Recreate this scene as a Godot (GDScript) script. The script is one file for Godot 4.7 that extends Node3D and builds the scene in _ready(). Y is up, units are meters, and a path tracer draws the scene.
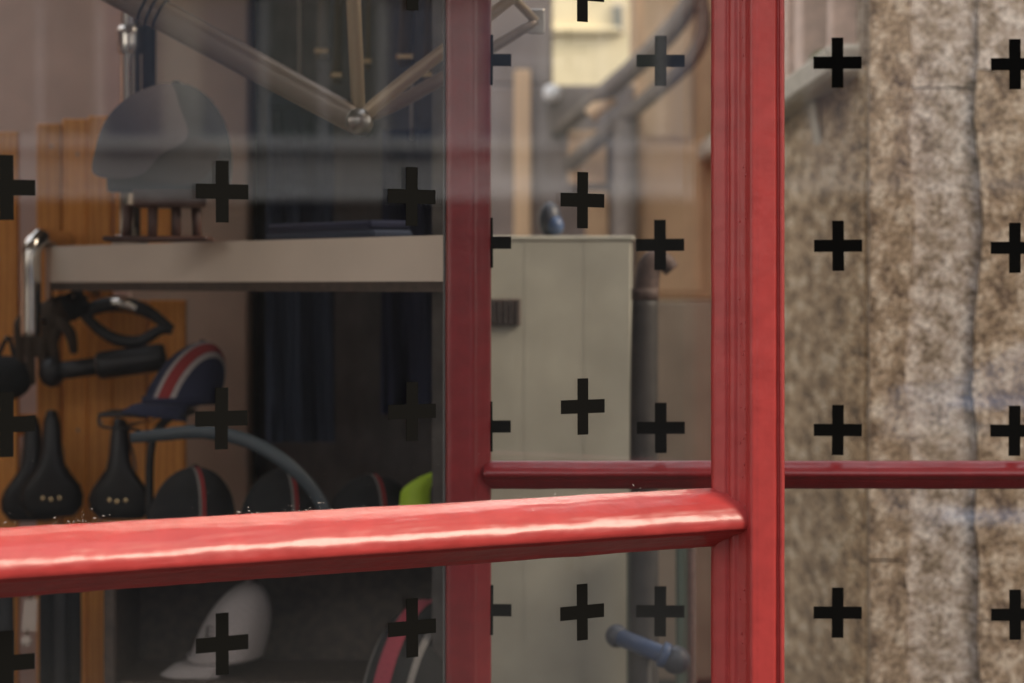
extends Node3D

const F := 2296.0          # focal length of the photograph in pixels
const HZ := 285.0          # row of the horizon
const H := 1.55            # eye height above the pavement
const TURN := 0.5428       # angle of the near glazed screen to the far one
var M := {}
var taken := {}
var rng := RandomNumberGenerator.new()

# ------------------------------------------------------------------ helpers
func P(px: float, py: float, z: float) -> Vector3:
	return Vector3((px - 512.0) / F * z, H + (HZ - py) / F * z, -z)

func numbered(called: String) -> String:
	taken[called] = taken.get(called, -1) + 1
	return called if taken[called] == 0 else "%s_%03d" % [called, taken[called]]

func thing(called: String, label: String, category: String, at := Vector3.ZERO, turn := 0.0, group := "") -> Node3D:
	var o := Node3D.new()
	o.name = numbered(called)
	add_child(o, true)
	o.position = at
	o.rotation.y = turn
	o.set_meta("label", label)
	o.set_meta("category", category)
	if group != "":
		o.set_meta("group", group)
	return o

func part(called: String, mesh: Mesh, mat: Material, parent: Node3D, at := Vector3.ZERO) -> MeshInstance3D:
	var o := MeshInstance3D.new()
	o.name = called
	o.mesh = mesh
	o.material_override = mat
	parent.add_child(o, true)
	o.position = at
	return o

func struct(called: String, mesh: Mesh, mat: Material, at := Vector3.ZERO) -> MeshInstance3D:
	var o := part(called, mesh, mat, self, at)
	o.set_meta("kind", "structure")
	return o

func st_new(smooth := true) -> SurfaceTool:
	var st := SurfaceTool.new()
	st.begin(Mesh.PRIMITIVE_TRIANGLES)
	st.set_smooth_group(0 if smooth else -1)
	return st

func fin(st: SurfaceTool) -> ArrayMesh:
	st.generate_normals()
	return st.commit()

func tri(st: SurfaceTool, a: Vector3, b: Vector3, c: Vector3) -> void:
	st.add_vertex(a)
	st.add_vertex(b)
	st.add_vertex(c)

func quad(st: SurfaceTool, a: Vector3, b: Vector3, c: Vector3, d: Vector3) -> void:
	tri(st, a, b, c)
	tri(st, a, c, d)

# rings of points joined into a skin; closed = each ring is a loop
func skin(st: SurfaceTool, rings: Array, closed := true, caps := true) -> void:
	for i in rings.size() - 1:
		var a: PackedVector3Array = rings[i]
		var b: PackedVector3Array = rings[i + 1]
		var n := a.size()
		for k in (n if closed else n - 1):
			var q := (k + 1) % n
			quad(st, a[k], a[q], b[q], b[k])
	if caps and closed:
		for e in 2:
			var r: PackedVector3Array = rings[0] if e == 0 else rings[rings.size() - 1]
			var c := Vector3.ZERO
			for v in r:
				c += v
			c /= r.size()
			for k in r.size():
				var q := (k + 1) % r.size()
				if e == 0:
					tri(st, c, r[q], r[k])
				else:
					tri(st, c, r[k], r[q])

# a box with small chamfers on all edges running along its longest axis and the others
func box_mesh(s: Vector3, bev := 0.002) -> ArrayMesh:
	var st := st_new(false)
	var h := s / 2.0
	bev = minf(bev, minf(h.x, minf(h.y, h.z)) * 0.6)
	var rings := []
	for e in [[-h.z, bev], [-h.z + bev, 0.0], [h.z - bev, 0.0], [h.z, bev]]:
		var r := PackedVector3Array()
		var x: float = h.x - e[1]
		var y: float = h.y - e[1]
		var b := bev
		for c in [[-x, -y + b], [-x + b, -y], [x - b, -y], [x, -y + b], [x, y - b], [x - b, y], [-x + b, y], [-x, y - b]]:
			r.append(Vector3(c[0], c[1], e[0]))
		rings.append(r)
	skin(st, rings)
	return fin(st)

# box between two corners, as a part whose origin is the box's centre
func block(called: String, lo: Vector3, hi: Vector3, mat: Material, parent: Node3D, bev := 0.002) -> MeshInstance3D:
	return part(called, box_mesh((hi - lo).abs(), bev), mat, parent, (lo + hi) / 2.0 )

func smooth_path(pts: Array, per := 6) -> PackedVector3Array:
	var out := PackedVector3Array()
	var n := pts.size()
	for i in n - 1:
		var a: Vector3 = pts[maxi(i - 1, 0)]
		var b: Vector3 = pts[i]
		var c: Vector3 = pts[i + 1]
		var d: Vector3 = pts[mini(i + 2, n - 1)]
		for k in per:
			out.append(b.cubic_interpolate(c, a, d, float(k) / per))
	out.append(pts[n - 1])
	return out

func tube_into(st: SurfaceTool, path: PackedVector3Array, radii: Array, sides := 12, flat := 1.0) -> void:
	var rings := []
	var n := path.size()
	var up := Vector3(0.03, 0.02, 1).normalized()
	for i in n:
		var t := (path[mini(i + 1, n - 1)] - path[maxi(i - 1, 0)]).normalized()
		var s := t.cross(up).normalized()
		var w := s.cross(t).normalized()
		var f := float(i) / (n - 1) * (radii.size() - 1)
		var k := int(floor(f))
		var rad: float = lerpf(radii[k], radii[mini(k + 1, radii.size() - 1)], f - k)
		var r := PackedVector3Array()
		for j in sides:
			var a := TAU * j / sides
			r.append(path[i] + (s * cos(a) + w * sin(a) * flat) * rad)
		rings.append(r)
	skin(st, rings)

func tube(pts: Array, radii: Array, sides := 12, per := 6, flat := 1.0) -> ArrayMesh:
	var st := st_new()
	var path := smooth_path(pts, per) if pts.size() > 2 else PackedVector3Array(pts)
	tube_into(st, path, radii, sides, flat)
	return fin(st)

func ball(r: Vector3, seg := 16) -> ArrayMesh:
	var st := st_new()
	var rings := []
	for i in range(0, seg + 1):
		var a := PI * i / seg - PI / 2
		var ring := PackedVector3Array()
		for k in seg * 2:
			var b := PI * k / seg
			ring.append(Vector3(cos(b) * cos(a) * r.x, sin(a) * r.y, -sin(b) * cos(a) * r.z))
		rings.append(ring)
	skin(st, rings, true, false)
	return fin(st)

# outline (x, y) extruded along z by depth, centred on z
func prism(outline: PackedVector2Array, depth: float) -> ArrayMesh:
	var st := st_new(false)
	var ids := Geometry2D.triangulate_polygon(outline)
	var h := depth / 2
	for i in range(0, ids.size(), 3):
		var a := outline[ids[i]]
		var b := outline[ids[i + 1]]
		var c := outline[ids[i + 2]]
		if (b - a).cross(c - a) > 0:
			var s := b
			b = c
			c = s
		tri(st, Vector3(a.x, a.y, h), Vector3(b.x, b.y, h), Vector3(c.x, c.y, h))
		tri(st, Vector3(a.x, a.y, -h), Vector3(c.x, c.y, -h), Vector3(b.x, b.y, -h))
	var area := 0.0
	for i in outline.size():
		area += outline[i].cross(outline[(i + 1) % outline.size()])
	for i in outline.size():
		var a := outline[i]
		var b := outline[(i + 1) % outline.size()]
		if area > 0:
			quad(st, Vector3(a.x, a.y, h), Vector3(a.x, a.y, -h), Vector3(b.x, b.y, -h), Vector3(b.x, b.y, h))
		else:
			quad(st, Vector3(a.x, a.y, h), Vector3(b.x, b.y, h), Vector3(b.x, b.y, -h), Vector3(a.x, a.y, -h))
	return fin(st)

# a profile of points swept in many steps from a to b, each point uneven by a little, as under many coats of paint
func uneven_sweep(profile: Array, a: Vector3, b: Vector3, steps: int, amount: float, noise: FastNoiseLite, fine := 6) -> ArrayMesh:
	var st := st_new()
	var pts := []
	for i in profile.size():
		var p: Vector3 = profile[i]
		var q: Vector3 = profile[(i + 1) % profile.size()]
		var n := clampi(int(p.distance_to(q) / 0.0025), 1, fine)
		for k in n:
			pts.append(p.lerp(q, float(k) / n))
	var c := Vector3.ZERO
	for p in pts:
		c += p
	c /= pts.size()
	var axis := (b - a).normalized()
	var rings := []
	for s in steps + 1:
		var o := a.lerp(b, float(s) / steps)
		var r := PackedVector3Array()
		for p in pts:
			var v: Vector3 = p + o
			var out: Vector3 = (p - c).normalized()
			var q := v * 1000.0
			q -= axis * axis.dot(q) * 0.88
			r.append(v + out * (noise.get_noise_3dv(q * 2.2) * 0.7 + noise.get_noise_3dv(v * 700.0) * 0.5) * amount)
		rings.append(r)
	skin(st, rings)
	return fin(st)

# ------------------------------------------------------------------ materials
func srgb(r: float, g: float, b: float) -> Color:
	return Color(r, g, b).linear_to_srgb()

func fn(freq: float, sd: int, oct := 3, type := FastNoiseLite.TYPE_SIMPLEX_SMOOTH) -> FastNoiseLite:
	var n := FastNoiseLite.new()
	n.noise_type = type
	n.seed = sd
	n.frequency = freq
	n.fractal_octaves = oct
	return n

func mat(c: Color, rough := 0.7, metal := 0.0) -> StandardMaterial3D:
	var m := StandardMaterial3D.new()
	m.albedo_color = c
	m.roughness = rough
	m.metallic = metal
	return m

func noise_tex(freq: float, sd: int, dark: Color, light: Color, size := 512, oct := 4) -> NoiseTexture2D:
	var t := NoiseTexture2D.new()
	t.width = size
	t.height = size
	t.seamless = true
	t.noise = fn(freq, sd, oct)
	var g := Gradient.new()
	g.set_color(0, dark)
	g.set_color(1, light)
	t.color_ramp = g
	return t

func varied(m: StandardMaterial3D, freq: float, sd: int, low: float, scale: float, bump := 0.0) -> StandardMaterial3D:
	m.albedo_texture = noise_tex(freq, sd, Color(low, low, low), Color.WHITE)
	m.uv1_triplanar = true
	m.uv1_world_triplanar = true
	m.uv1_scale = Vector3.ONE * scale
	if bump >= 0.15:
		m.heightmap_enabled = true
		m.heightmap_scale = bump
		m.heightmap_texture = m.albedo_texture
	return m

func stone_image(sd: int, tones: Array) -> ImageTexture:
	var s := 512
	var im := Image.create(s, s, false, Image.FORMAT_RGB8)
	var big := fn(0.012, sd, 3).get_seamless_image(s, s)
	var mid := fn(0.05, sd + 1, 3).get_seamless_image(s, s)
	var small := fn(0.10, sd + 2, 2).get_seamless_image(s, s)
	var speck := fn(0.06, sd + 3, 3).get_seamless_image(s, s)
	for y in s:
		for x in s:
			var b := big.get_pixel(x, y).r
			var m := mid.get_pixel(x, y).r
			var f := small.get_pixel(x, y).r
			var k := speck.get_pixel(x, y).r
			var t := clampf((b - 0.5) * 1.5 + (m - 0.5) * 0.7 + 0.5, 0, 0.999) * (tones.size() - 1)
			var c: Color = tones[int(t)].lerp(tones[int(t) + 1], t - int(t))
			c = c * (0.72 + 0.56 * f)
			if k > 0.62:
				c = c.lerp(tones[tones.size() - 1], minf((k - 0.62) * 4.0, 0.6))
			elif k < 0.36:
				c = c.lerp(tones[0] * 0.6, minf((0.36 - k) * 4.0, 0.7))
			im.set_pixel(x, y, c.clamp())
	return ImageTexture.create_from_image(im)

func wood_image(sd: int) -> ImageTexture:
	var im := Image.create(256, 1024, false, Image.FORMAT_RGB8)
	var a := fn(0.02, sd, 3)
	var b := fn(0.12, sd + 5, 2)
	for y in 1024:
		for x in 256:
			var wob := a.get_noise_2d(x * 0.6, y * 0.12) * 14.0
			var ring := sin((x + wob) * 0.33) * 0.5 + 0.5
			var fib := b.get_noise_2d(x * 5.0, y * 0.25) * 0.5 + 0.5
			var t := 0.45 * ring + 0.55 * fib
			im.set_pixel(x, y, Color(1.0, 0.70, 0.32).lerp(Color(0.84, 0.50, 0.18), t))
	return ImageTexture.create_from_image(im)

func make_materials() -> void:
	var paint := mat(srgb(0.40, 0.040, 0.038), 0.37)
	paint.metallic_specular = 0.5
	paint.heightmap_enabled = true
	paint.clearcoat_enabled = true
	paint.clearcoat = 0.25
	paint.clearcoat_roughness = 0.2
	paint.heightmap_scale = 0.03
	paint.heightmap_texture = noise_tex(0.035, 5, Color.BLACK, Color.WHITE, 512, 4)
	paint.uv1_triplanar = true
	paint.uv1_world_triplanar = true
	paint.uv1_scale = Vector3.ONE * 3.2
	paint.albedo_texture = noise_tex(0.012, 8, Color(0.86, 0.84, 0.84), Color.WHITE, 512, 5)
	M.paint = paint
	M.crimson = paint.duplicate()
	M.crimson.albedo_color = srgb(0.22, 0.013, 0.017)  # same red darkened, the shade of the recess put into its colour
	M.seal = mat(srgb(0.12, 0.12, 0.115), 0.6)
	var g := mat(Color(0.55, 0.56, 0.55, 0.002), 0.02)
	g.transparency = BaseMaterial3D.TRANSPARENCY_ALPHA
	g.metallic_specular = 0.5
	M.glass = g
	M.sticker = mat(srgb(0.006, 0.006, 0.0055), 0.95)
	M.sticker.metallic_specular = 0.15
	M.speck = mat(srgb(0.34, 0.33, 0.31), 0.9)
	M.plaster = varied(mat(srgb(0.74, 0.52, 0.43), 0.9), 0.01, 11, 0.88, 0.7, 0.05)
	M.plaster_tan = varied(mat(srgb(0.72, 0.56, 0.42), 0.9), 0.01, 12, 0.88, 0.7, 0.05)
	M.black = varied(mat(srgb(0.018, 0.018, 0.019), 0.5), 0.02, 13, 0.6, 1.0)
	M.dark_wall = varied(mat(srgb(0.065, 0.058, 0.054), 0.8), 0.02, 14, 0.6, 1.0)  # gloom of the recess is in this colour
	M.dark_wood = varied(mat(srgb(0.080, 0.055, 0.040), 0.6), 0.03, 44, 0.6, 2.0)
	M.floor = varied(mat(srgb(0.10, 0.09, 0.08), 0.6), 0.02, 15, 0.6, 1.0)
	M.ceiling = mat(srgb(0.55, 0.53, 0.50), 0.9)
	M.shelf = varied(mat(srgb(0.68, 0.57, 0.46), 0.55), 0.01, 16, 0.93, 1.0)
	M.chrome = mat(srgb(0.72, 0.68, 0.62), 0.16, 1.0)
	M.steel = mat(srgb(0.35, 0.32, 0.29), 0.35, 1.0)
	M.frame_grey = mat(srgb(0.22, 0.17, 0.135), 0.38, 0.35)
	M.frame_tan = mat(srgb(0.42, 0.32, 0.21), 0.35, 0.3)
	for k in 3:
		var w := mat(Color(1, 1, 1) * [1.0, 0.96, 0.92][k], 0.5)
		w.albedo_texture = wood_image(31 + k)
		w.uv1_triplanar = true
		w.uv1_scale = Vector3(5, 0.9, 5)
		M["wood%d" % k] = w
	M.cap_slate = cloth(Color(0.018, 0.021, 0.024))
	M.cap_grey = cloth(Color(0.105, 0.083, 0.088))
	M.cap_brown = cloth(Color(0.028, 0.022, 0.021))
	M.cap_black = cloth(Color(0.012, 0.013, 0.014))
	M.cap_white = cloth(Color(0.50, 0.44, 0.42))
	M.cap_navy = cloth(Color(0.020, 0.025, 0.07))
	M.red_cloth = cloth(Color(0.38, 0.03, 0.03))
	M.pink_cloth = cloth(Color(0.45, 0.06, 0.09))
	M.grey_cloth = cloth(Color(0.28, 0.26, 0.24))
	M.navy_cloth = cloth(Color(0.055, 0.072, 0.12))
	M.green_cloth = cloth(Color(0.012, 0.028, 0.022))
	M.glove_cloth = cloth(Color(0.10, 0.065, 0.04))
	M.strap = cloth(Color(0.17, 0.11, 0.05))
	M.redbrown = mat(srgb(0.07, 0.03, 0.022), 0.5)
	M.hivis = mat(srgb(0.42, 0.62, 0.03), 0.6)
	M.leather = varied(mat(srgb(0.012, 0.012, 0.013), 0.38), 0.03, 17, 0.7, 4.0, 0.02)
	M.brass = mat(srgb(0.75, 0.55, 0.30), 0.25, 1.0)
	M.rubber = mat(srgb(0.015, 0.015, 0.017), 0.45)
	M.hose = mat(srgb(0.035, 0.048, 0.058), 0.5)
	M.cream_card = mat(srgb(0.50, 0.38, 0.22), 0.8)
	M.paper = mat(srgb(0.55, 0.45, 0.38), 0.8)
	# outside behind the far screen
	var stone_tones := [[Color(0.42, 0.33, 0.23), Color(0.60, 0.49, 0.36), Color(0.69, 0.57, 0.43), Color(0.76, 0.65, 0.51), Color(0.86, 0.78, 0.67)],
		[Color(0.39, 0.32, 0.26), Color(0.50, 0.42, 0.34), Color(0.58, 0.50, 0.41), Color(0.64, 0.56, 0.48), Color(0.75, 0.69, 0.62)],
		[Color(0.44, 0.38, 0.32), Color(0.57, 0.51, 0.44), Color(0.64, 0.58, 0.53), Color(0.70, 0.65, 0.61), Color(0.80, 0.76, 0.72)]]
	for k in 3:
		var s := mat(Color.WHITE, 0.9)
		s.albedo_texture = stone_image(40 + 7 * k, stone_tones[k])
		s.uv1_triplanar = true
		s.uv1_world_triplanar = true
		s.uv1_scale = Vector3.ONE * 2.1
		s.heightmap_enabled = true
		s.heightmap_scale = 0.2
		s.heightmap_texture = s.albedo_texture
		M["stone%d" % k] = s
		if k == 0:
			var side := s.duplicate()
			side.uv1_scale = Vector3(2.1, 2.1, 0.5)
			side.heightmap_enabled = false
			M.stone3 = side
	M.mortar = varied(mat(srgb(0.16, 0.135, 0.11), 0.95), 0.04, 18, 0.6, 2.0, 0.3)
	M.lime = mat(Color(1.0, 1.0, 1.0), 0.95)
	M.lime.albedo_texture = stone_image(91, [Color(0.55, 0.50, 0.45), Color(0.62, 0.58, 0.53), Color(0.67, 0.63, 0.58), Color(0.71, 0.66, 0.61), Color(0.76, 0.72, 0.67)])
	M.lime.uv1_triplanar = true
	M.lime.uv1_world_triplanar = true
	M.lime.uv1_scale = Vector3.ONE * 0.9
	M.joint = mat(srgb(0.05, 0.045, 0.04), 0.95)
	M.pink_stone = varied(mat(srgb(0.86, 0.63, 0.51), 0.85), 0.02, 20, 0.85, 1.5, 0.1)
	M.sill_stone = varied(mat(srgb(0.72, 0.63, 0.50), 0.85), 0.03, 21, 0.8, 1.5, 0.2)
	M.dark_pane = mat(srgb(0.20, 0.23, 0.21), 0.15)
	M.pale_pane = mat(srgb(0.42, 0.45, 0.40), 0.15)
	M.moss = varied(mat(srgb(0.20, 0.20, 0.06), 0.95), 0.06, 22, 0.5, 4.0, 0.4)
	M.tan = varied(mat(srgb(0.80, 0.53, 0.31), 0.9), 0.008, 23, 0.85, 0.6, 0.1)
	M.tan_light = varied(mat(srgb(0.84, 0.58, 0.35), 0.9), 0.008, 24, 0.88, 0.6, 0.1)
	M.grey_render = varied(mat(srgb(0.32, 0.265, 0.235), 0.9), 0.01, 25, 0.8, 0.6, 0.1)
	M.grey_plinth = varied(mat(srgb(0.46, 0.37, 0.275), 0.9), 0.01, 26, 0.85, 0.6, 0.1)
	M.cream = varied(mat(srgb(0.95, 0.84, 0.56), 0.9), 0.01, 27, 0.9, 0.5, 0.1)
	M.dark_steel = varied(mat(srgb(0.048, 0.042, 0.038), 0.6), 0.03, 28, 0.7, 1.5)
	M.rail_brown = varied(mat(srgb(0.27, 0.21, 0.165), 0.7), 0.03, 45, 0.7, 1.5)
	M.rust = varied(mat(srgb(0.125, 0.075, 0.06), 0.7), 0.05, 29, 0.5, 3.0, 0.1)
	M.locker = varied(mat(srgb(0.40, 0.385, 0.32), 0.55), 0.01, 30, 0.88, 0.9)
	M.bottle_green = mat(srgb(0.07, 0.095, 0.075), 0.4)
	M.blue_paint = mat(srgb(0.05, 0.085, 0.17), 0.4)
	M.knob = mat(srgb(0.035, 0.04, 0.055), 0.45)
	M.blue_sheet = mat(srgb(0.24, 0.31, 0.42), 0.35)
	M.white_plastic = varied(mat(srgb(0.44, 0.42, 0.38), 0.6), 0.03, 38, 0.7, 2.0)
	M.asphalt = varied(mat(srgb(0.05, 0.05, 0.05), 0.9), 0.05, 33, 0.6, 1.0, 0.2)
	M.paving = varied(mat(srgb(0.06, 0.058, 0.054), 0.9), 0.05, 34, 0.7, 1.0, 0.2)
	M.facade_grey = varied(mat(srgb(0.06, 0.058, 0.056), 0.9), 0.01, 35, 0.8, 0.5, 0.1)
	M.facade_pale = varied(mat(srgb(0.62, 0.56, 0.50), 0.9), 0.01, 36, 0.85, 0.5, 0.1)
	M.facade_white = varied(mat(srgb(0.80, 0.78, 0.76), 0.9), 0.01, 46, 0.9, 0.5)
	M.facade_trim = mat(srgb(0.84, 0.83, 0.82), 0.7)
	M.shutter_blue = mat(srgb(0.20, 0.24, 0.34), 0.6)
	M.car_blue = mat(srgb(0.45, 0.62, 0.86), 0.2)
	M.car_metal = mat(srgb(0.45, 0.62, 0.90), 0.12, 1.0)
	M.car_white = mat(srgb(0.85, 0.85, 0.84), 0.3)
	M.car_dark = mat(srgb(0.05, 0.055, 0.07), 0.3)
	M.shopfront = mat(srgb(0.03, 0.03, 0.035), 0.5)

func cloth(c: Color) -> StandardMaterial3D:
	var m := mat(srgb(c.r, c.g, c.b), 0.9)
	m.rim_enabled = true
	m.rim = 0.25
	m.rim_tint = 0.7
	if not M.has("weave"):
		M.weave = noise_tex(0.12, 77, Color(0.6, 0.6, 0.6), Color.WHITE, 256, 3)
	m.albedo_texture = M.weave
	m.uv1_triplanar = true
	m.uv1_scale = Vector3.ONE * 9.0
	return m

# ------------------------------------------------------------------ camera, sky, sun
func camera_and_light() -> void:
	var cam := Camera3D.new()
	cam.name = "camera"
	var at := CameraAttributesPhysical.new()
	at.frustum_focal_length = 80.0
	at.frustum_focus_distance = 3.28
	at.exposure_aperture = 3.7
	at.frustum_near = 0.05
	at.frustum_far = 400.0
	cam.attributes = at
	cam.projection = Camera3D.PROJECTION_FRUSTUM
	cam.near = 0.05
	cam.far = 400.0
	cam.size = 0.05 * 683.0 / F
	cam.frustum_offset = Vector2(0, 0.05 * (HZ - 341.5) / F)
	cam.position = Vector3(0, H, 0)
	add_child(cam)
	cam.near = 0.05
	cam.far = 400.0
	cam.size = 0.05 * 683.0 / F
	cam.current = true
	var e := Environment.new()
	e.background_mode = Environment.BG_SKY
	var sm := ProceduralSkyMaterial.new()
	sm.sky_top_color = Color(0.82, 0.84, 0.87)
	sm.sky_horizon_color = Color(0.87, 0.83, 0.77)
	sm.sky_curve = 0.3
	sm.ground_bottom_color = Color(0.25, 0.24, 0.22)
	sm.ground_horizon_color = Color(0.5, 0.5, 0.5)
	var sky := Sky.new()
	sky.sky_material = sm
	e.sky = sky
	e.tonemap_mode = Environment.TONE_MAPPER_LINEAR
	e.tonemap_exposure = 2.9
	e.background_energy_multiplier = 0.8
	e.sdfgi_enabled = true
	e.ssao_enabled = true
	e.ssil_enabled = true
	var we := WorldEnvironment.new()
	we.environment = e
	add_child(we)
	var sun := DirectionalLight3D.new()
	sun.name = "sun"
	sun.light_energy = 0.5
	sun.light_angular_distance = 28.0
	sun.light_color = Color(1.0, 0.93, 0.84)
	sun.shadow_enabled = true
	add_child(sun)
	sun.look_at_from_position(Vector3(7.4, 6.4, 2.5), Vector3.ZERO)

# ------------------------------------------------------------------ glazing with crosses
func cross_mesh() -> ArrayMesh:
	var a := 0.041
	var t := 0.0100
	return prism(PackedVector2Array([Vector2(-t, a), Vector2(t, a), Vector2(t, t), Vector2(a, t), Vector2(a, -t), Vector2(t, -t), Vector2(t, -a), Vector2(-t, -a), Vector2(-t, -t), Vector2(-a, -t), Vector2(-a, t), Vector2(-t, t)]), 0.0008)

func glass_pane(called: String, lo: Vector2, hi: Vector2, parent: Node3D, crosses: Array, z := 0.0, wide := 0.96) -> void:
	var o := part(called, box_mesh(Vector3(hi.x - lo.x, hi.y - lo.y, 0.006), 0.0), M.glass, parent, Vector3((lo.x + hi.x) / 2, (lo.y + hi.y) / 2, z))
	var cm: ArrayMesh = M.cross
	for c in crosses:
		var st := part("cross_sticker", cm, M.sticker, o, Vector3(c.x, c.y, 0.0036 + z) - o.position)
		st.rotation.z = sin(c.x * 91.0 + c.y * 57.0) * 0.008
		st.position += Vector3(sin(c.x * 37.0 + c.y * 71.0), cos(c.x * 53.0 + c.y * 29.0), 0) * 0.0006
		st.scale.x = wide

func near_screen() -> void:
	var base := Vector3(0.3034, 0, -3.466)
	var s := thing("glazed_screen", "red painted glazed screen with stout sloping bar, standing in front of the doorway", "window screen", base, TURN)
	var inv := s.transform.affine_inverse()
	var nz := fn(0.02, 61, 4)
	var prof := []
	for q in [[711, 3.466], [713.5, 3.459], [716, 3.456], [725.5, 3.449], [727, 3.4505], [728.5, 3.4505], [730, 3.4435], [732.5, 3.4405], [735.5, 3.4385], [737.5, 3.440], [739.5, 3.4365], [746, 3.4270], [748.5, 3.4185], [750.5, 3.4135], [753, 3.4115], [754.5, 3.4145], [757, 3.4145], [775, 3.4245], [777, 3.432], [779, 3.433], [780.5, 3.4275], [782.5, 3.428], [784.5, 3.435], [784.3, 3.49], [765, 3.52], [722, 3.50]]:
		var v: Vector3 = inv * Vector3((q[0] - 512.0) / F * q[1], 0, -q[1])
		prof.append(v)
	part("stile", uneven_sweep(prof, Vector3(0, 0.0, 0), Vector3(0, 2.45, 0), 400, 0.0011, nz), M.paint, s)
	# the sloping glazing bar: (out, height)
	var bar := []
	for q in [[-0.012, -0.312], [0.002, -0.306], [0.012, -0.3085], [0.024, -0.313], [0.034, -0.3185], [0.044, -0.3255], [0.052, -0.333], [0.058, -0.340], [0.0615, -0.3465], [0.0630, -0.353], [0.0630, -0.360], [0.0605, -0.3645], [0.0535, -0.3650], [0.0525, -0.3685], [0.040, -0.3745], [0.026, -0.3815], [0.014, -0.388], [0.008, -0.3935], [-0.012, -0.394]]:
		bar.append(Vector3(0, H + q[1], q[0]))
	bar.reverse()
	part("glazing_bar", uneven_sweep(bar, Vector3(-1.7, 0, 0), Vector3(0.045, 0, 0), 420, 0.0018, nz, 10), M.paint, s)
	block("hinge_stile", Vector3(-1.80, 0, -0.03), Vector3(-1.69, 2.45, 0.04), M.paint, s, 0.006)
	block("top_rail", Vector3(-1.695, 2.33, -0.028), Vector3(0.01, 2.449, 0.035), M.paint, s, 0.006)
	block("bottom_rail", Vector3(-1.695, 0.001, -0.028), Vector3(0.01, 0.2, 0.035), M.paint, s, 0.006)
	var us := [-0.2365, -0.519, -0.806, -1.101, -1.39]
	var up := []
	var low := []
	for u in us:
		for y in [0.7225, 0.4235, 0.1235, -0.1765]:
			up.append(Vector2(u, H + y))
		for y in [-0.4765, -0.7765, -1.0765]:
			low.append(Vector2(u, H + y))
	glass_pane("pane", Vector2(-1.695, H - 0.312), Vector2(0.004, 2.335), s, up, 0.0, 0.92)
	glass_pane("pane", Vector2(-1.695, 0.195), Vector2(0.004, H - 0.388), s, low, 0.0, 0.92)
	# runs and blisters of old paint on the mouldings
	var sr := st_new()
	rng.seed = 405
	for i in 60:
		var f := rng.randf()
		var px := lerpf(739.0, 747.0, f)
		var zz := lerpf(3.4365, 3.4255, f)
		var py := rng.randf_range(-40, 720)
		var c: Vector3 = inv * P(px, py, zz)
		var r := rng.randf_range(0.0006, 0.0016)
		tube_into(sr, PackedVector3Array([c + Vector3(0, r * 2.0, 0), c + Vector3(0, r * 1.2, 0), c, c - Vector3(0, r * 0.9, 0), c - Vector3(0, r * 1.4, 0)]), [r * 0.15, r * 0.6, r, r * 0.8, r * 0.1], 8, 0.7)
	var runs := part("paint_runs", fin(sr), M.paint, s)
	runs.set_meta("kind", "stuff")
	# dried flecks of paint and dust on the outer face of the glass
	var st := st_new(false)
	rng.seed = 991
	for i in 440:
		var u: float
		var y: float
		var r: float
		if i < 400:
			u = -1.15 + rng.randf() * 1.15
			if nz.get_noise_1d(u * 700.0) < 0.12:
				continue
			y = H - 0.3075 + absf(rng.randfn()) * 0.006
			r = 0.0002 + pow(rng.randf(), 3.0) * 0.0006
		elif i < 490:
			u = -1.15 + rng.randf() * 1.15
			y = H - 0.3 + absf(rng.randfn()) * 0.05
			r = 0.00015 + rng.randf() * 0.0002
		else:
			u = -1.2 + rng.randf() * 1.2
			y = H - 0.5 + rng.randf() * 0.7
			r = 0.0002 + rng.randf() * 0.0003
		var a := rng.randf() * TAU
		var c := Vector3(u, y, 0.0034)
		if i < 400:
			a = rng.randfn() * 0.25
		var e1 := Vector3(cos(a), sin(a), 0) * r * (1.0 + rng.randf() * (5.0 if i < 400 else 1.6))
		var e2 := Vector3(-sin(a), cos(a), 0) * r
		quad(st, c - e1, c + e2, c + e1, c - e2)
	var fl := part("dust_flecks", fin(st), M.speck, s)
	fl.set_meta("kind", "stuff")

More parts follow.
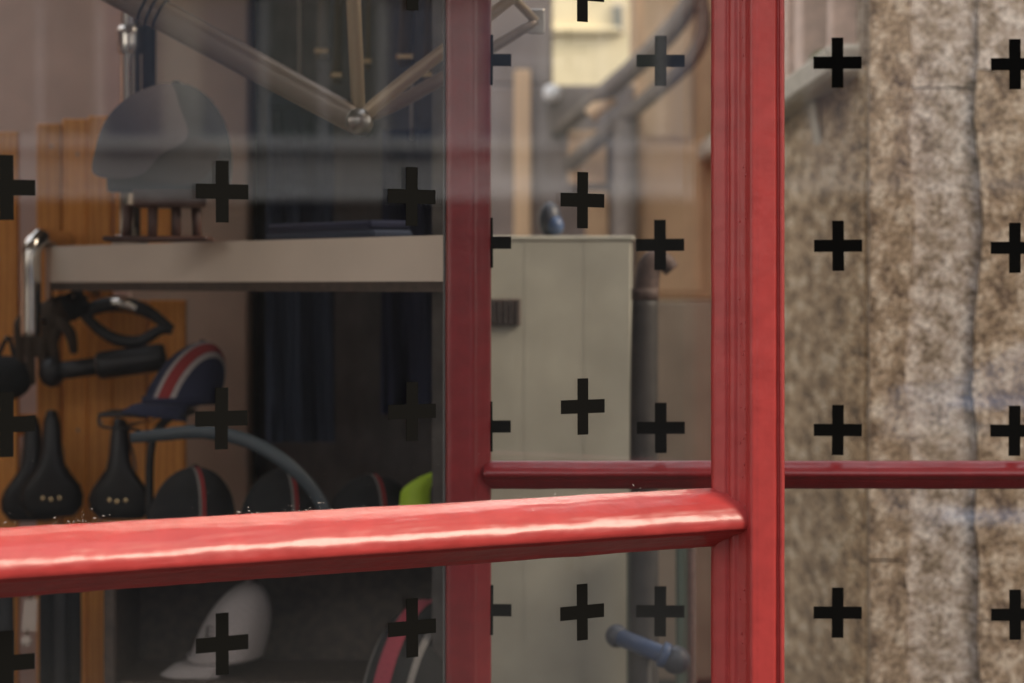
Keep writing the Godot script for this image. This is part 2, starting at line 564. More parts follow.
func far_screen() -> void:
	var s := thing("shop_window", "straight red framed shop window with slim middle rail behind the glazed screen", "window", Vector3(0, 0, -3.75))
	var nz := fn(0.02, 67, 4)
	var prof := []
	for q in [[446, 3.775], [446, 3.735], [447.5, 3.722], [450, 3.719], [472, 3.719], [474.5, 3.721], [477, 3.727], [488, 3.742], [490.3, 3.745], [491, 3.752], [491, 3.80], [447, 3.80]]:
		prof.append(Vector3((q[0] - 512.0) / F * 3.75, 0, 3.75 - q[1]))
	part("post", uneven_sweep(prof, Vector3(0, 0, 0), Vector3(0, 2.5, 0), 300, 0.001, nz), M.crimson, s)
	block("door_seal", Vector3(-0.1125, 0.001, -0.03), Vector3(-0.1085, 2.49, 0.004), M.seal, s, 0.001)
	var rail := []
	for q in [[-0.02, -0.2885], [0.001, -0.287], [0.006, -0.2885], [0.020, -0.298], [0.026, -0.304], [0.0265, -0.309], [0.022, -0.3135], [0.018, -0.315], [0.016, -0.319], [0.006, -0.329], [0.001, -0.333], [-0.02, -0.332]]:
		rail.append(Vector3(0, H + q[1], q[0]))
	rail.reverse()
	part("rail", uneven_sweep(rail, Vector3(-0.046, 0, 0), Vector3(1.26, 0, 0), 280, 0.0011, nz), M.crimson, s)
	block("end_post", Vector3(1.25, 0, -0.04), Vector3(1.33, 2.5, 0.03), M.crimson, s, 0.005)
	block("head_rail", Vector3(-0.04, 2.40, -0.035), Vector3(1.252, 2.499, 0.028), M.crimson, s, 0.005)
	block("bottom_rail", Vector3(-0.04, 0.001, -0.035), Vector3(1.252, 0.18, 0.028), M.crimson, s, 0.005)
	var up := []
	var low := []
	for px in [487.0, 660.5, 838.0, 1015.0, 1192.0]:
		var x: float = (px - 512.0) / F * 3.745
		var dy: float = (px - 660.0) / 355.0 * 0.005
		for y in [0.664, 0.3655, 0.066, -0.2335]:
			up.append(Vector2(x, H + y - dy))
		for y in [-0.5325, -0.832]:
			low.append(Vector2(x, H + y - dy))
	glass_pane("pane", Vector2(-0.042, H - 0.292), Vector2(1.256, 2.405), s, up, 0.0)
	glass_pane("pane", Vector2(-0.042, 0.175), Vector2(1.256, H - 0.328), s, low, 0.0)

# ------------------------------------------------------------------ the shop and its room
func shop_building() -> void:
	var s := thing("shop_building", "dim shop room with pink and tan plaster behind the doorway", "shop", Vector3(0, 0, 0))
	var up := func(o, y0, y1, m, called):
		var p := part(called, prism(PackedVector2Array(o), y1 - y0), m, s, Vector3(0, (y0 + y1) / 2, 0))
		p.rotation.x = PI / 2
	# outlines are plan views (x, z)
	up.call([Vector2(-4, -3.8), Vector2(-0.16, -3.8), Vector2(-0.16, -5.0), Vector2(-1.02, -6.6), Vector2(-4, -6.6)], 0.0, 0.02, M.floor, "floor_slab")
	# ceiling with an unseen glazed opening added to brighten the room
	up.call([Vector2(-4, -3.9), Vector2(-0.1, -3.9), Vector2(-0.1, -4.25), Vector2(-4, -4.25)], 2.75, 2.95, M.ceiling, "ceiling")
	up.call([Vector2(-1.25, -4.251), Vector2(-0.1, -4.251), Vector2(-0.1, -5.0), Vector2(-0.86, -6.3), Vector2(-1.25, -6.3)], 2.751, 2.951, M.ceiling, "ceiling")
	up.call([Vector2(-4, -4.251), Vector2(-2.7, -4.251), Vector2(-2.7, -6.3), Vector2(-4, -6.3)], 2.751, 2.951, M.ceiling, "ceiling")
	up.call([Vector2(-4, -6.302), Vector2(-0.86, -6.302), Vector2(-1.0, -6.62), Vector2(-4, -6.62)], 2.75, 2.95, M.ceiling, "ceiling")
	part("added_rooflight", box_mesh(Vector3(1.5, 0.006, 2.09), 0.0), M.glass, s, Vector3(-1.975, 2.958, -5.275))
	for k in 3:
		block("added_rooflight_bar", Vector3(-2.3 + 0.5 * k, 2.962, -6.31), Vector3(-2.26 + 0.5 * k, 3.0, -4.24), M.paint, s)
	# unseen roofing added over the entrance to shade the far window frame
	up.call([Vector2(-1.30, -2.50), Vector2(0.32, -3.38), Vector2(0.45, -3.16), Vector2(3.4, -3.08), Vector2(3.4, -3.95), Vector2(-0.049, -3.95), Vector2(-0.049, -3.61), Vector2(-2.0, -3.61), Vector2(-2.0, -2.50)], 2.505, 2.62, M.facade_pale, "shade_soffit")
	block("lintel", Vector3(-4.0, 2.5, -3.898), Vector3(-0.05, 3.1, -3.62), M.facade_pale, s)
	block("pier", Vector3(-4.0, 0.0, -3.88), Vector3(-2.0, 2.498, -3.64), M.facade_pale, s)
	block("side_wall", Vector3(-4.2, 0.0, -6.8), Vector3(-4.001, 3.0, -3.88), M.plaster, s)
	# splayed partition towards the passage, its dark colour standing for the unlit recess
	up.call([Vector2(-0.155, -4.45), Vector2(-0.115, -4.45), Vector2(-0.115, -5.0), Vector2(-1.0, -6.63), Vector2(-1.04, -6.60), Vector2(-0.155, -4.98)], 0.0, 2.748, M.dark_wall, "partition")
	block("back_wall", Vector3(-4.0, 0.0, -6.8), Vector3(-1.0, 2.95, -6.62), M.plaster, s)
	var tl := P(128, 0, 5.8)
	var tr := P(250, 0, 5.8)
	block("plaster_pier", Vector3(tl.x, 0.021, -5.95), Vector3(tr.x, 2.748, -5.8), M.plaster_tan, s, 0.01)
	block("pink_wall", Vector3(-3.9, 0.021, -6.0), Vector3(tl.x - 0.003, 2.746, -5.90), M.plaster, s, 0.005)

func plank_board() -> void:
	var s := thing("plank_board", "orange wooden plank board hung with saddles and gloves", "board", Vector3(0, 0, -5.3))
	# planks: px range at z 5.3, top row
	var pl := [[-62, -22, -20], [-21, 19, 132], [38, 62, 124], [63, 88, 119], [89, 113, 116], [114, 148, 300], [149, 186, 300]]
	var i := 0
	for q in pl:
		var a := P(q[0], q[2], 5.3)
		var b := P(q[1], q[2], 5.3)
		block("plank", Vector3(a.x, 0.02, -0.012 + 0.003 * (i % 3)), Vector3(b.x, a.y, 0.012 + 0.003 * (i % 3)), M["wood%d" % (i % 3)], s, 0.003)
		for ny in [1.0, 1.225, 1.62, 1.86]:
			if ny < a.y - 0.02:
				part("nail", ball(Vector3(0.0035, 0.0035, 0.0015), 6), M.steel, s, Vector3((a.x + b.x) / 2 + 0.008 * sin(ny * 40.0 + i), ny + 0.01 * cos(i * 3.0), 0.0125 + 0.003 * (i % 3)))
		i += 1
	# short planks behind the cap stand
	var c := P(114, 150, 5.3)
	var d := P(172, 298, 5.3)
	block("plank", Vector3(c.x + 0.001, d.y + 0.02, -0.010), Vector3(d.x, P(0, 190, 5.3).y, 0.010), M.wood1, s, 0.003)
	var w := P(0, 0, 5.3).x
	block("batten", Vector3(w - 0.2, 1.2, -0.05), Vector3(d.x, 1.25, -0.013), M.wood2, s, 0.003)
	block("batten", Vector3(w - 0.2, 0.4, -0.05), Vector3(d.x, 0.45, -0.013), M.wood2, s, 0.003)

func shelf() -> void:
	# a board that runs obliquely into the room, right end near the doorway post
	var a := P(446, 0, 3.86)
	var b := P(50, 0, 5.0)
	var s := thing("wall_shelf", "thick pale shelf board across the shop with a grey cap on it", "shelf", Vector3(0, H, 0))
	var d := Vector2(b.x - a.x, b.z - a.z).normalized()
	var n := Vector2(-0.02, -0.14)
	var A := Vector2(a.x, a.z)
	var B := Vector2(b.x, b.z)
	var lay := func(called, o, y0, y1, m):
		var p := part(called, prism(PackedVector2Array(o), y1 - y0), m, s, Vector3(0, (y0 + y1) / 2, 0))
		p.rotation.x = PI / 2
	lay.call("board", [A, A + n, B + n, B], 0.006, 0.084, M.shelf)
	lay.call("shade_strip", [A + d * 0.004 + n * 0.03, A + n * 0.98, B + n * 0.98, B - d * 0.004 + n * 0.03], -0.012, 0.0055, M.dark_wood)  # dark strip painted in for the shade under the board
	lay.call("end_bracket", [B + d * 0.001, B + n + d * 0.001, B + n + d * 0.022, B + d * 0.022], -0.03, 0.094, M.steel)
	part("bracket", tube([Vector3(B.x + 0.05, 0.0, B.y - 0.1), Vector3(B.x + 0.05, -0.02, B.y - 0.29)], [0.008], 8), M.steel, s)
	part("bracket", tube([Vector3(A.x - 0.03, 0.0, A.y - 0.1), Vector3(A.x - 0.03, 0.0, A.y - 0.62)], [0.008], 8), M.black, s)

# chrome upright with collars
func upright(px: float, z: float, y0: float, y1: float, rad: float, label: String, elbow: bool) -> void:
	var p := P(px, 0, z)
	var s := thing("chrome_upright", label, "pole", Vector3(p.x, 0.0, p.z))
	if elbow:
		part("pole", tube([Vector3(0, y0, 0), Vector3(0, (y0 + y1) / 2, 0), Vector3(0, y1 - 0.03, 0), Vector3(0.01, y1 - 0.004, -0.02), Vector3(0.015, y1, -0.06), Vector3(0.015, y1, -0.30)], [rad], 20, 6), M.chrome, s)
		part("stay", tube([Vector3(0, y0 + 0.03, 0), Vector3(0, y0 + 0.03, -0.32)], [0.008], 10), M.steel, s)
	else:
		part("pole", tube([Vector3(0, y0, 0), Vector3(0, y1, 0)], [rad], 20), M.chrome, s)
		part("foot", tube([Vector3(0, y0, 0), Vector3(0, y0 + 0.02, 0)], [rad * 1.8, rad * 1.5], 20), M.steel, s)
		var yc := P(0, 40, z).y
		part("collar", tube([Vector3(0, yc - 0.03, 0), Vector3(0, yc - 0.02, 0), Vector3(0, yc + 0.02, 0), Vector3(0, yc + 0.03, 0)], [rad * 1.02, rad * 1.3, rad * 1.3, rad * 1.02], 20, 3), M.chrome, s)
		part("rear_tube", tube([Vector3(0.035, y0 + 0.1, -0.03), Vector3(0.035, y1, -0.03)], [rad * 0.7], 14), M.black, s)

# ------------------------------------------------------------------ caps
# local axes: y up, the peak points to -x
func cap(called: String, label: String, at: Vector3, turn: float, size: Vector3, crown: Material, peak: Material, stripes: Array, group := "", peak_len := 0.065, tilt := 0.0, lean := 0.25) -> Node3D:
	var s := thing(called, label, "cap", at, turn, group)
	s.rotation.z = tilt
	var st := st_new()
	var rings := []
	for i in 15:
		var t := PI / 2 * i / 14.0
		var r := PackedVector3Array()
		for k in 40:
			var a := TAU * k / 40.0
			var seam := 1.0 - 0.018 * absf(cos(a * 3.0)) ** 6.0
			var cy := pow(sin(t), 0.85)
			r.append(Vector3(cos(a) * cos(t) * size.x * seam + lean * cy * size.y, cy * size.y, -sin(a) * cos(t) * size.z * seam))
		rings.append(r)
	skin(st, rings, true, false)
	part("crown", fin(st), crown, s)
	# peak: a curved sheet with thickness
	st = st_new()
	rings = []
	for i in 25:
		var f := i / 24.0
		var a := PI + (f - 0.5) * 2.3
		var e := cos((f - 0.5) * PI)
		var inn := Vector3(cos(a) * size.x * 0.99, 0.004, -sin(a) * size.z * 0.99)
		var drop := -0.018 * (1.0 - e) - 0.012
		var out := Vector3(cos(a) * size.x - peak_len * pow(e, 0.6) , drop, -sin(a) * size.z * (1.0 - 0.05 * e))
		var mid := (inn + out) / 2 + Vector3(0, 0.006, 0)
		rings.append(PackedVector3Array([inn, mid, out, out - Vector3(0, 0.003, 0), mid - Vector3(0, 0.003, 0), inn - Vector3(0, 0.003, 0)]))
	skin(st, rings)
	part("peak", fin(st), peak, s)
	# sweat band
	st = st_new()
	rings = []
	for e in [[0.0, 1.004], [0.016, 1.006], [0.016, 0.97], [0.0, 0.97], [0.0, 1.004]]:
		var r := PackedVector3Array()
		for k in 40:
			var a := TAU * k / 40.0
			r.append(Vector3(cos(a) * size.x * e[1], e[0], -sin(a) * size.z * e[1]))
		rings.append(r)
	skin(st, rings, true, false)
	part("band", fin(st), crown, s)
	part("button", ball(Vector3(0.008, 0.004, 0.008), 8), crown, s, Vector3(lean * size.y, size.y + 0.001, 0))
	# stripes run from the peak over the crown to the back: [z0, z1, material]
	for q in stripes:
		st = st_new()
		rings = []
		for i in 31:
			var t := PI * i / 30.0
			var r := PackedVector3Array()
			for z in [q[0], (q[0] + q[1]) / 2, q[1]]:
				var k := sqrt(maxf(0.0, 1.0 - pow(z / size.z, 2)))
				var yy := pow(maxf(sin(t), 0.0) * k, 0.85) * size.y * 1.012
				r.append(Vector3(-cos(t) * size.x * k * 1.012 + lean * yy, yy, z))
			rings.append(r)
		skin(st, rings, false, false)
		part("stripe", fin(st), q[2], s)
	return s

# one panel of cloth with a rounded outline given in pixels, laid over an ellipsoid
func fan_panel(pts: Array, center: Vector3, r: Vector3, off: float) -> ArrayMesh:
	var st := st_new()
	var z := -center.z
	var n := pts.size()
	var out := []
	var mid := Vector2.ZERO
	for i in n:
		mid += pts[i] / n
		for k in 6:
			out.append(pts[i].cubic_interpolate(pts[(i + 1) % n], pts[(i + n - 1) % n], pts[(i + 2) % n], k / 6.0))
	var rings := []
	for g in 11:
		var ring := PackedVector3Array()
		for q in out:
			var w: Vector2 = mid.lerp(q, g / 10.0)
			var p := P(w.x, w.y, z) - center
			var d := 1.0 - pow(p.x / r.x, 2) - pow(p.y / r.y, 2)
			ring.append(Vector3(p.x, p.y, sqrt(maxf(d, 0.0)) * r.z + off))
		rings.append(ring)
	skin(st, rings, true, false)
	return fin(st)

func grey_cap() -> void:
	# resting on its stand on the shelf, peak turned up
	var z := 4.42
	var c := P(170, 168, z)
	var stand := thing("cap_stand", "dark red brown cap stand with thin legs on the pale shelf", "stand", Vector3(c.x, 0, c.z))
	var top := P(0, 192, z).y
	var foot := H + 0.083
	part("head_block", tube([Vector3(0, top - 0.03, 0), Vector3(0, top - 0.02, 0), Vector3(0, top + 0.02, 0), Vector3(0, top + 0.04, 0)], [0.066, 0.07, 0.07, 0.05], 24, 3), M.redbrown, stand)
	for q in [[-42, 0.02], [-14, 0.045], [8, 0.02], [26, -0.02]]:
		var x: float = q[0] / F * z
		part("leg", tube([Vector3(x, foot + 0.001, q[1]), Vector3(x * 0.95, top - 0.025, q[1])], [0.009, 0.010], 10), M.redbrown, stand)
	part("foot_plate", box_mesh(Vector3(0.20, 0.010, 0.10), 0.003), M.redbrown, stand, Vector3(-0.02, foot + 0.0052, 0.01))
	var s := thing("cap", "slate grey cloth cap with turned up lighter peak on the pale shelf", "cap", c)
	var r := Vector3(62.0 / F * z, 85.0 / F * z, 0.115)
	var st := st_new()
	var rings := []
	for i in 17:
		var t := -0.28 + (PI / 2 + 0.28) * i / 16.0
		var ring := PackedVector3Array()
		for k in 44:
			var a := TAU * k / 44.0
			ring.append(Vector3(cos(a) * cos(t) * r.x * (1.0 - 0.03 * sin(t)) + 0.012 * sin(t), sin(t) * r.y, -sin(a) * cos(t) * r.z))
		rings.append(ring)
	skin(st, rings, true, false)
	part("crown", fin(st), M.cap_slate, s)
	part("peak", fan_panel([Vector2(97, 173), Vector2(101, 150), Vector2(110, 125), Vector2(128, 105), Vector2(152, 92), Vector2(176, 87), Vector2(187, 110), Vector2(196, 141), Vector2(172, 158), Vector2(151, 178), Vector2(120, 181)], c, Vector3(0.150, 0.19, 0.125), 0.004), M.cap_grey, s)
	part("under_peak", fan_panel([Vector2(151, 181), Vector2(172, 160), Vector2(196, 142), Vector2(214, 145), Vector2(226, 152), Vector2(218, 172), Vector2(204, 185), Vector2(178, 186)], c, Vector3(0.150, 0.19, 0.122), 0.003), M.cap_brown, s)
	part("button", ball(Vector3(0.009, 0.005, 0.009), 8), M.cap_slate, s, Vector3(0.012, r.y, 0))

# ------------------------------------------------------------------ bicycle frame
func bike_frame() -> void:
	var z := 4.06
	var s := thing("hanging_bicycle", "taupe bicycle frame hung up with its bottom bracket shell low", "bicycle", Vector3(0, 0, 0))
	var bb := P(359, 122, z)
	var head := P(60, -40, z)
	var head_dir := Vector3(0.30, 0.95, 0).normalized()
	var seat := P(345, -190, z)
	part("down_tube", tube([bb, bb.lerp(head, 0.5), head], [0.024, 0.027, 0.029], 24), M.frame_grey, s)
	for f in [0.66, 0.685, 0.71]:
		part("cable_clip", tube([bb.lerp(head, f), bb.lerp(head, f + 0.008)], [0.0295], 24), M.black, s)
	part("seat_tube", tube([bb, seat], [0.0125, 0.0125], 20), M.frame_tan, s)
	part("head_tube", tube([head - head_dir * 0.03, head + head_dir * 0.12], [0.026], 20), M.frame_grey, s)
	part("top_tube", tube([head + head_dir * 0.1, seat - Vector3(0, 0.05, 0)], [0.016], 20), M.frame_grey, s)
	var shell := part("bottom_bracket", tube([bb + Vector3(0, 0, 0.036), bb + Vector3(0.001, 0, 0.030), bb - Vector3(0, 0, 0.036)], [0.021, 0.023, 0.023], 28, 3), M.steel, s)
	part("bearing_cup", tube([bb + Vector3(0, 0, 0.034), bb + Vector3(0.0005, 0, 0.0385)], [0.0185, 0.0175], 24), M.black, shell)
	for d in [-1.0, 1.0]:
		var e := P(548, -8, z) + Vector3(0.02 * d, 0.045 * d, 0.06 * d)
		var b0 := bb + Vector3(0.012, 0.012, 0.022 * d)
		var m1 := bb.lerp(P(548, -8, z), 0.3) + Vector3(0, 0.014 * d, 0.04 * d)
		part("chainstay", tube([b0, m1, e], [0.013, 0.0125, 0.008], 16), M.frame_tan if d > 0 else M.frame_grey, s)
		part("seatstay", tube([seat - Vector3(0, 0.03, -0.02 * d), e], [0.008], 12), M.frame_tan, s)
		part("dropout", box_mesh(Vector3(0.03, 0.045, 0.006), 0.002), M.steel, s, e)
	# two hanging cables up to the ceiling
	for q in [head + Vector3(0, 0.1, 0), seat]:
		part("cable", tube([q, Vector3(q.x, 2.76, q.z)], [0.002], 6), M.steel, s)

# ------------------------------------------------------------------ things on the planks
func hook(parent: Node3D, at: Vector3, back: float) -> void:
	part("hook", tube([at + Vector3(0, 0.004, 0.012), at, at - Vector3(0, 0, back)], [0.003], 8), M.steel, parent)

func saddle(px: float, top: float, bottom: float, z: float, label: String, turn: float) -> void:
	var a := P(px, top, z)
	var b := P(px, bottom, z)
	var L := a.y - b.y
	var s := thing("bicycle_saddle", label, "saddle", b, turn, "saddles hung nose up on the planks")
	var st := st_new()
	var rings := []
	var w := [0.012, 0.019, 0.021, 0.022, 0.024, 0.030, 0.045, 0.062, 0.070, 0.068, 0.050]
	for i in w.size():
		var f := float(i) / (w.size() - 1)
		var y := L * (1.0 - f)
		var r := PackedVector3Array()
		for k in 20:
			var t := PI * k / 19.0
			r.append(Vector3(cos(t) * w[i], y + 0.006 * sin(t) * (1.0 - f), pow(sin(t), 0.6) * 0.022 + 0.010 * sin(f * PI)))
		for k in 20:
			var t := PI * (19 - k) / 19.0
			r.append(Vector3(cos(t) * w[i] * 0.95, y, pow(sin(t), 0.6) * 0.018 + 0.010 * sin(f * PI) - 0.004))
		rings.append(r)
	skin(st, rings)
	part("leather_top", fin(st), M.leather, s)
	for d in [-1.0, 1.0]:
		part("rail", tube([Vector3(0.008 * d, L * 0.9, 0.0), Vector3(0.022 * d, L * 0.6, -0.025), Vector3(0.025 * d, L * 0.3, -0.02), Vector3(0.035 * d, L * 0.08, 0.0)], [0.0035], 8), M.steel, s)
	for q in [[-0.038, 0.075], [-0.018, 0.055], [0.018, 0.055], [0.038, 0.075], [0.0, 0.05]]:
		part("rivet", ball(Vector3(0.0055, 0.0055, 0.003), 8), M.brass, s, Vector3(q[0], L * 0.05 + q[1] * 0.55, 0.030 - absf(q[0]) * 0.22))
	part("hook", tube([Vector3(0, L * 0.93, 0.0), Vector3(0, L * 0.93, -(5.29 - z))], [0.004], 8), M.steel, s)

func hanging_things() -> void:
	# glove
	var z := 5.12
	var w := P(72, 306, z)
	var g := thing("cycling_glove", "brown grey glove hanging with fingers down on the planks", "glove", w)
	var st := st_new()
	tube_into(st, smooth_path([Vector3.ZERO, P(52, 316, z) - w, P(38, 340, z) - w, P(34, 356, z) - w]), [0.028, 0.038, 0.046, 0.036], 18, 0.45)
	for q in [[20, 330, 22, 378], [31, 345, 32, 384], [43, 345, 45, 382], [54, 340, 58, 372]]:
		tube_into(st, smooth_path([P(q[0] + 4, q[1] - 12, z) - w, P(q[0], q[1], z) - w + Vector3(0, 0, 0.012), P(q[2], q[3], z) - w]), [0.013, 0.013, 0.011, 0.008], 10)
	tube_into(st, smooth_path([P(58, 318, z) - w, P(72, 334, z) - w + Vector3(0, 0, 0.02), P(74, 352, z) - w]), [0.014, 0.013, 0.009], 10)
	part("hand_piece", fin(st), M.glove_cloth, g)
	part("cuff", tube([Vector3(-0.012, -0.006, 0), Vector3(0.03, 0.014, 0)], [0.032, 0.030], 16), M.cap_black, g)
	hook(g, Vector3(0.01, 0.02, 0.02), 0.19)
	# loop lock
	var c := P(128, 326, z)
	var l := thing("loop_lock", "black bent loop lock with a shiny chrome section on the planks", "lock", c)
	part("shackle", tube([P(84, 313, z) - c, P(100, 306, z) - c, P(122, 304, z) - c, P(148, 312, z) - c, P(172, 330, z) - c], [0.014, 0.016, 0.018, 0.014, 0.010], 14), M.rubber, l)
	part("lower_arm", tube([P(84, 315, z) - c, P(100, 330, z) - c, P(118, 340, z) - c, P(140, 341, z) - c, P(160, 330, z) - c, P(172, 330, z) - c], [0.011, 0.013, 0.014, 0.012, 0.010], 14), M.rubber, l)
	part("chrome_sleeve", tube([P(112, 303, z) - c + Vector3(0, 0.002, 0.012), P(124, 305, z) - c + Vector3(0, 0.004, 0.012), P(138, 310, z) - c + Vector3(0, 0.002, 0.01)], [0.008, 0.013, 0.008], 14), M.chrome, l)
	hook(l, Vector3(-0.02, 0.045, 0.01), 0.18)
	# frame pump
	var q0 := P(52, 372, 5.10)
	var q1 := P(164, 357, 5.10)
	var p := thing("frame_pump", "thick black pump lying across the planks below the lock", "pump", q0)
	part("barrel", tube([Vector3.ZERO, (q1 - q0) * 0.45], [0.020, 0.020], 18), M.rubber, p)
	part("sleeve", tube([(q1 - q0) * 0.42, (q1 - q0) * 0.46, (q1 - q0) * 0.95, q1 - q0], [0.022, 0.031, 0.031, 0.024], 18, 4), M.rubber, p)
	part("chrome_ring", tube([(q1 - q0) * 0.40, (q1 - q0) * 0.425], [0.0235], 18), M.steel, p)
	part("head", ball(Vector3(0.03, 0.034, 0.03), 12), M.rubber, p)
	for f in [0.2, 0.8]:
		part("clip", tube([(q1 - q0) * f - Vector3(0, 0, 0.018), (q1 - q0) * f - Vector3(0, 0, 0.19)], [0.005], 8), M.steel, p)
	# shadowy black pouch at the edge
	var pc := P(6, 378, 5.12)
	var pb := thing("saddle_bag", "small soft black bag hanging at the edge of the planks", "bag", pc)
	part("body", ball(Vector3(0.06, 0.05, 0.04), 14), M.cap_black, pb)
	part("strap", tube([Vector3(-0.02, 0.04, 0.0), Vector3(0, 0.09, -0.02), Vector3(0.02, 0.04, 0.0)], [0.005], 8), M.cap_black, pb)
	hook(pb, Vector3(0, 0.088, -0.01), 0.16)
	saddle(52, 412, 516, 5.12, "broad black leather saddle hung nose up beside the plank joint", 0.15)
	saddle(121, 420, 518, 5.0, "black leather saddle hung nose up below the small wire bracket", -0.1)
	saddle(32, 418, 520, 5.16, "dull black saddle hung half behind the broad saddle", 0.3)
	# wire bracket with striped cap
	var bz := 4.86
	var bc := P(148, 411, bz)
	var br := thing("wire_bracket", "small black wire bracket carrying a striped cap", "bracket", bc)
	part("plate", box_mesh(Vector3(0.185, 0.008, 0.16), 0.002), M.black, br, Vector3(0, -0.0045, 0))
	part("stay", tube([P(176, 412, bz) - bc, P(152, 442, bz) - bc, P(150, 520, bz) - bc], [0.009], 8), M.black, br)
	part("rim", tube([P(106, 412, bz) - bc + Vector3(0, 0, 0.078), P(108, 424, bz) - bc + Vector3(0, 0, 0.078), P(135, 426, bz) - bc + Vector3(0, 0, 0.078), P(150, 432, bz) - bc + Vector3(0, 0, 0.05)], [0.003], 8), M.black, br)
	part("arm", tube([Vector3(0.05, -0.004, -0.078), Vector3(0.05, -0.004, -0.425)], [0.008], 8), M.black, br)
	cap("striped_cap", "navy cap with white and red stripes on the small wire bracket", P(180, 410.5, bz) + Vector3(0, 0.014, 0), 0.75, Vector3(0.080, 0.130, 0.080), M.cap_navy, M.cap_navy, [[0.008, 0.020, M.cap_white], [0.0205, 0.046, M.red_cloth], [0.0465, 0.056, M.cap_white]], "", 0.06, 0.0, 0.45)

func lower_goods() -> void:
	var z := 4.75
	var y1 := P(0, 548, z).y
	var s := thing("dark_shelf", "dark wooden display shelf holding black striped caps", "shelf", Vector3(P(300, 0, z).x, 0, -z))
	block("board", Vector3(-0.36, y1 - 0.022, -0.16), Vector3(0.30, y1, 0.12), M.dark_wood, s, 0.003)
	var y2 := P(0, 672, z).y
	block("board", Vector3(-0.36, y2 - 0.02, -0.16), Vector3(0.30, y2, 0.12), M.dark_wood, s, 0.003)
	var y3 := P(0, 735, z).y
	block("board", Vector3(-0.36, y3 - 0.02, -0.16), Vector3(0.30, y3, 0.40), M.dark_wood, s, 0.003)
	block("back_board", Vector3(-0.36, 0.021, -0.185), Vector3(0.30, y1 + 0.02, -0.161), M.dark_wood, s, 0.003)
	block("side_board", Vector3(-0.385, 0.021, -0.185), Vector3(-0.361, y1 + 0.01, 0.12), M.dark_wood, s, 0.003)
	block("side_board", Vector3(0.301, 0.021, -0.185), Vector3(0.32, y1 + 0.01, 0.12), M.dark_wood, s, 0.003)
	var gp := "black caps in a row on the dark shelf"
	cap("black_cap", "black cap with red edging standing below the small wire bracket", P(190, 548, z) + Vector3(0, 0.034, -0.02), -1.2, Vector3(0.105, 0.135, 0.09), M.cap_black, M.cap_black, [[-0.004, 0.004, M.red_cloth], [0.005, 0.010, M.grey_cloth]], gp)
	cap("black_cap", "black cap with red edging in the middle of the row on the dark shelf", P(282, 548, z) + Vector3(0, 0.034, 0.0), -1.2, Vector3(0.105, 0.135, 0.09), M.cap_black, M.cap_black, [[-0.004, 0.004, M.red_cloth], [0.005, 0.010, M.grey_cloth]], gp)
	cap("black_cap", "black cap with red edging standing beside the yellow green band", P(368, 548, z) + Vector3(0, 0.034, -0.02), -1.2, Vector3(0.105, 0.12, 0.09), M.cap_black, M.cap_black, [[-0.004, 0.004, M.red_cloth], [0.005, 0.010, M.grey_cloth]], gp)
	# yellow green band
	var hc := P(420, 545, z - 0.06)
	var h := thing("reflective_band", "bright yellow green curved band standing beside the black caps", "band", hc)
	var st := st_new()
	var rings := []
	for i in 13:
		var f := i / 12.0
		var a := P(lerpf(398, 404, f), lerpf(520, 478, 1.0 - pow(1.0 - f, 1.6)), z - 0.06) - hc
		var b := P(lerpf(432, 428, f), lerpf(520, 470, f), z - 0.06) - hc
		if f > 0.55:
			var k := (f - 0.55) / 0.45
			a = a.lerp(P(441, 470, z - 0.06) - hc, k)
			b = b.lerp(P(441, 471, z - 0.06) - hc, k)
		rings.append(PackedVector3Array([a + Vector3(0, 0, 0.004), b + Vector3(0, 0, 0.02), b + Vector3(0, 0, 0.016), a]))
	skin(st, rings)
	part("band", fin(st), M.hivis, h)
	part("lower_fold", box_mesh(Vector3(0.075, 0.06, 0.012), 0.004), M.hivis, h, Vector3(-0.01, 0.028, 0.006))
	# blue grey strip arching over the caps
	var mc := P(215, 433, 4.55)
	var m := thing("curved_strip", "blue grey curved strip arching above the black caps", "curved_strip", mc)
	part("blade", tube([P(131, 438, 4.6) - mc, P(160, 435, 4.58) - mc, P(205, 432, 4.56) - mc, P(250, 442, 4.54) - mc, P(292, 468, 4.52) - mc, P(322, 505, 4.52) - mc, P(336, 552, 4.52) - mc], [0.010, 0.013, 0.014, 0.014, 0.013, 0.012], 14, 8, 0.5), M.hose, m)
	part("stay", tube([P(140, 437, 4.59) - mc, P(136, 437, 5.28) - mc], [0.003], 8), M.steel, m)
	# white cap and the cap with the pink stripe in the lower pane
	var wc := cap("pale_peaked_cap", "off white cap with a small dark letter on its front, in the dark shelf", P(226, 665, z) + Vector3(0, 0.014, 0.0), 0.35, Vector3(0.078, 0.150, 0.080), M.cap_white, M.cap_white, [], "", 0.06, 0.10, 0.42)
	var tm := TextMesh.new()
	tm.text = "E"
	tm.font_size = 16
	tm.pixel_size = 0.0019
	tm.depth = 0.003
	var sf := SystemFont.new()
	sf.font_names = PackedStringArray(["Droid Sans"])
	tm.font = sf
	var lt := part("letter", tm, M.cap_black, wc, Vector3(-0.041, 0.068, 0.049))
	lt.rotation = Vector3(-0.3, -0.85, 0)
	cap("pink_striped_cap", "black cap with pink stripe and grey edging on the lowest dark board", P(410, 735, z - 0.25) + Vector3(0, 0.034, 0.0), 0.95, Vector3(0.115, 0.225, 0.10), M.cap_black, M.cap_black, [[-0.020, 0.020, M.pink_cloth], [-0.062, -0.050, M.grey_cloth], [0.05, 0.06, M.grey_cloth]])
	# goods at the left of the lower pane
	var cz := 4.95
	var cd := P(105, 612, cz)
	var card := thing("price_card", "cream wedge shaped card beside the orange wooden post", "card", cd)
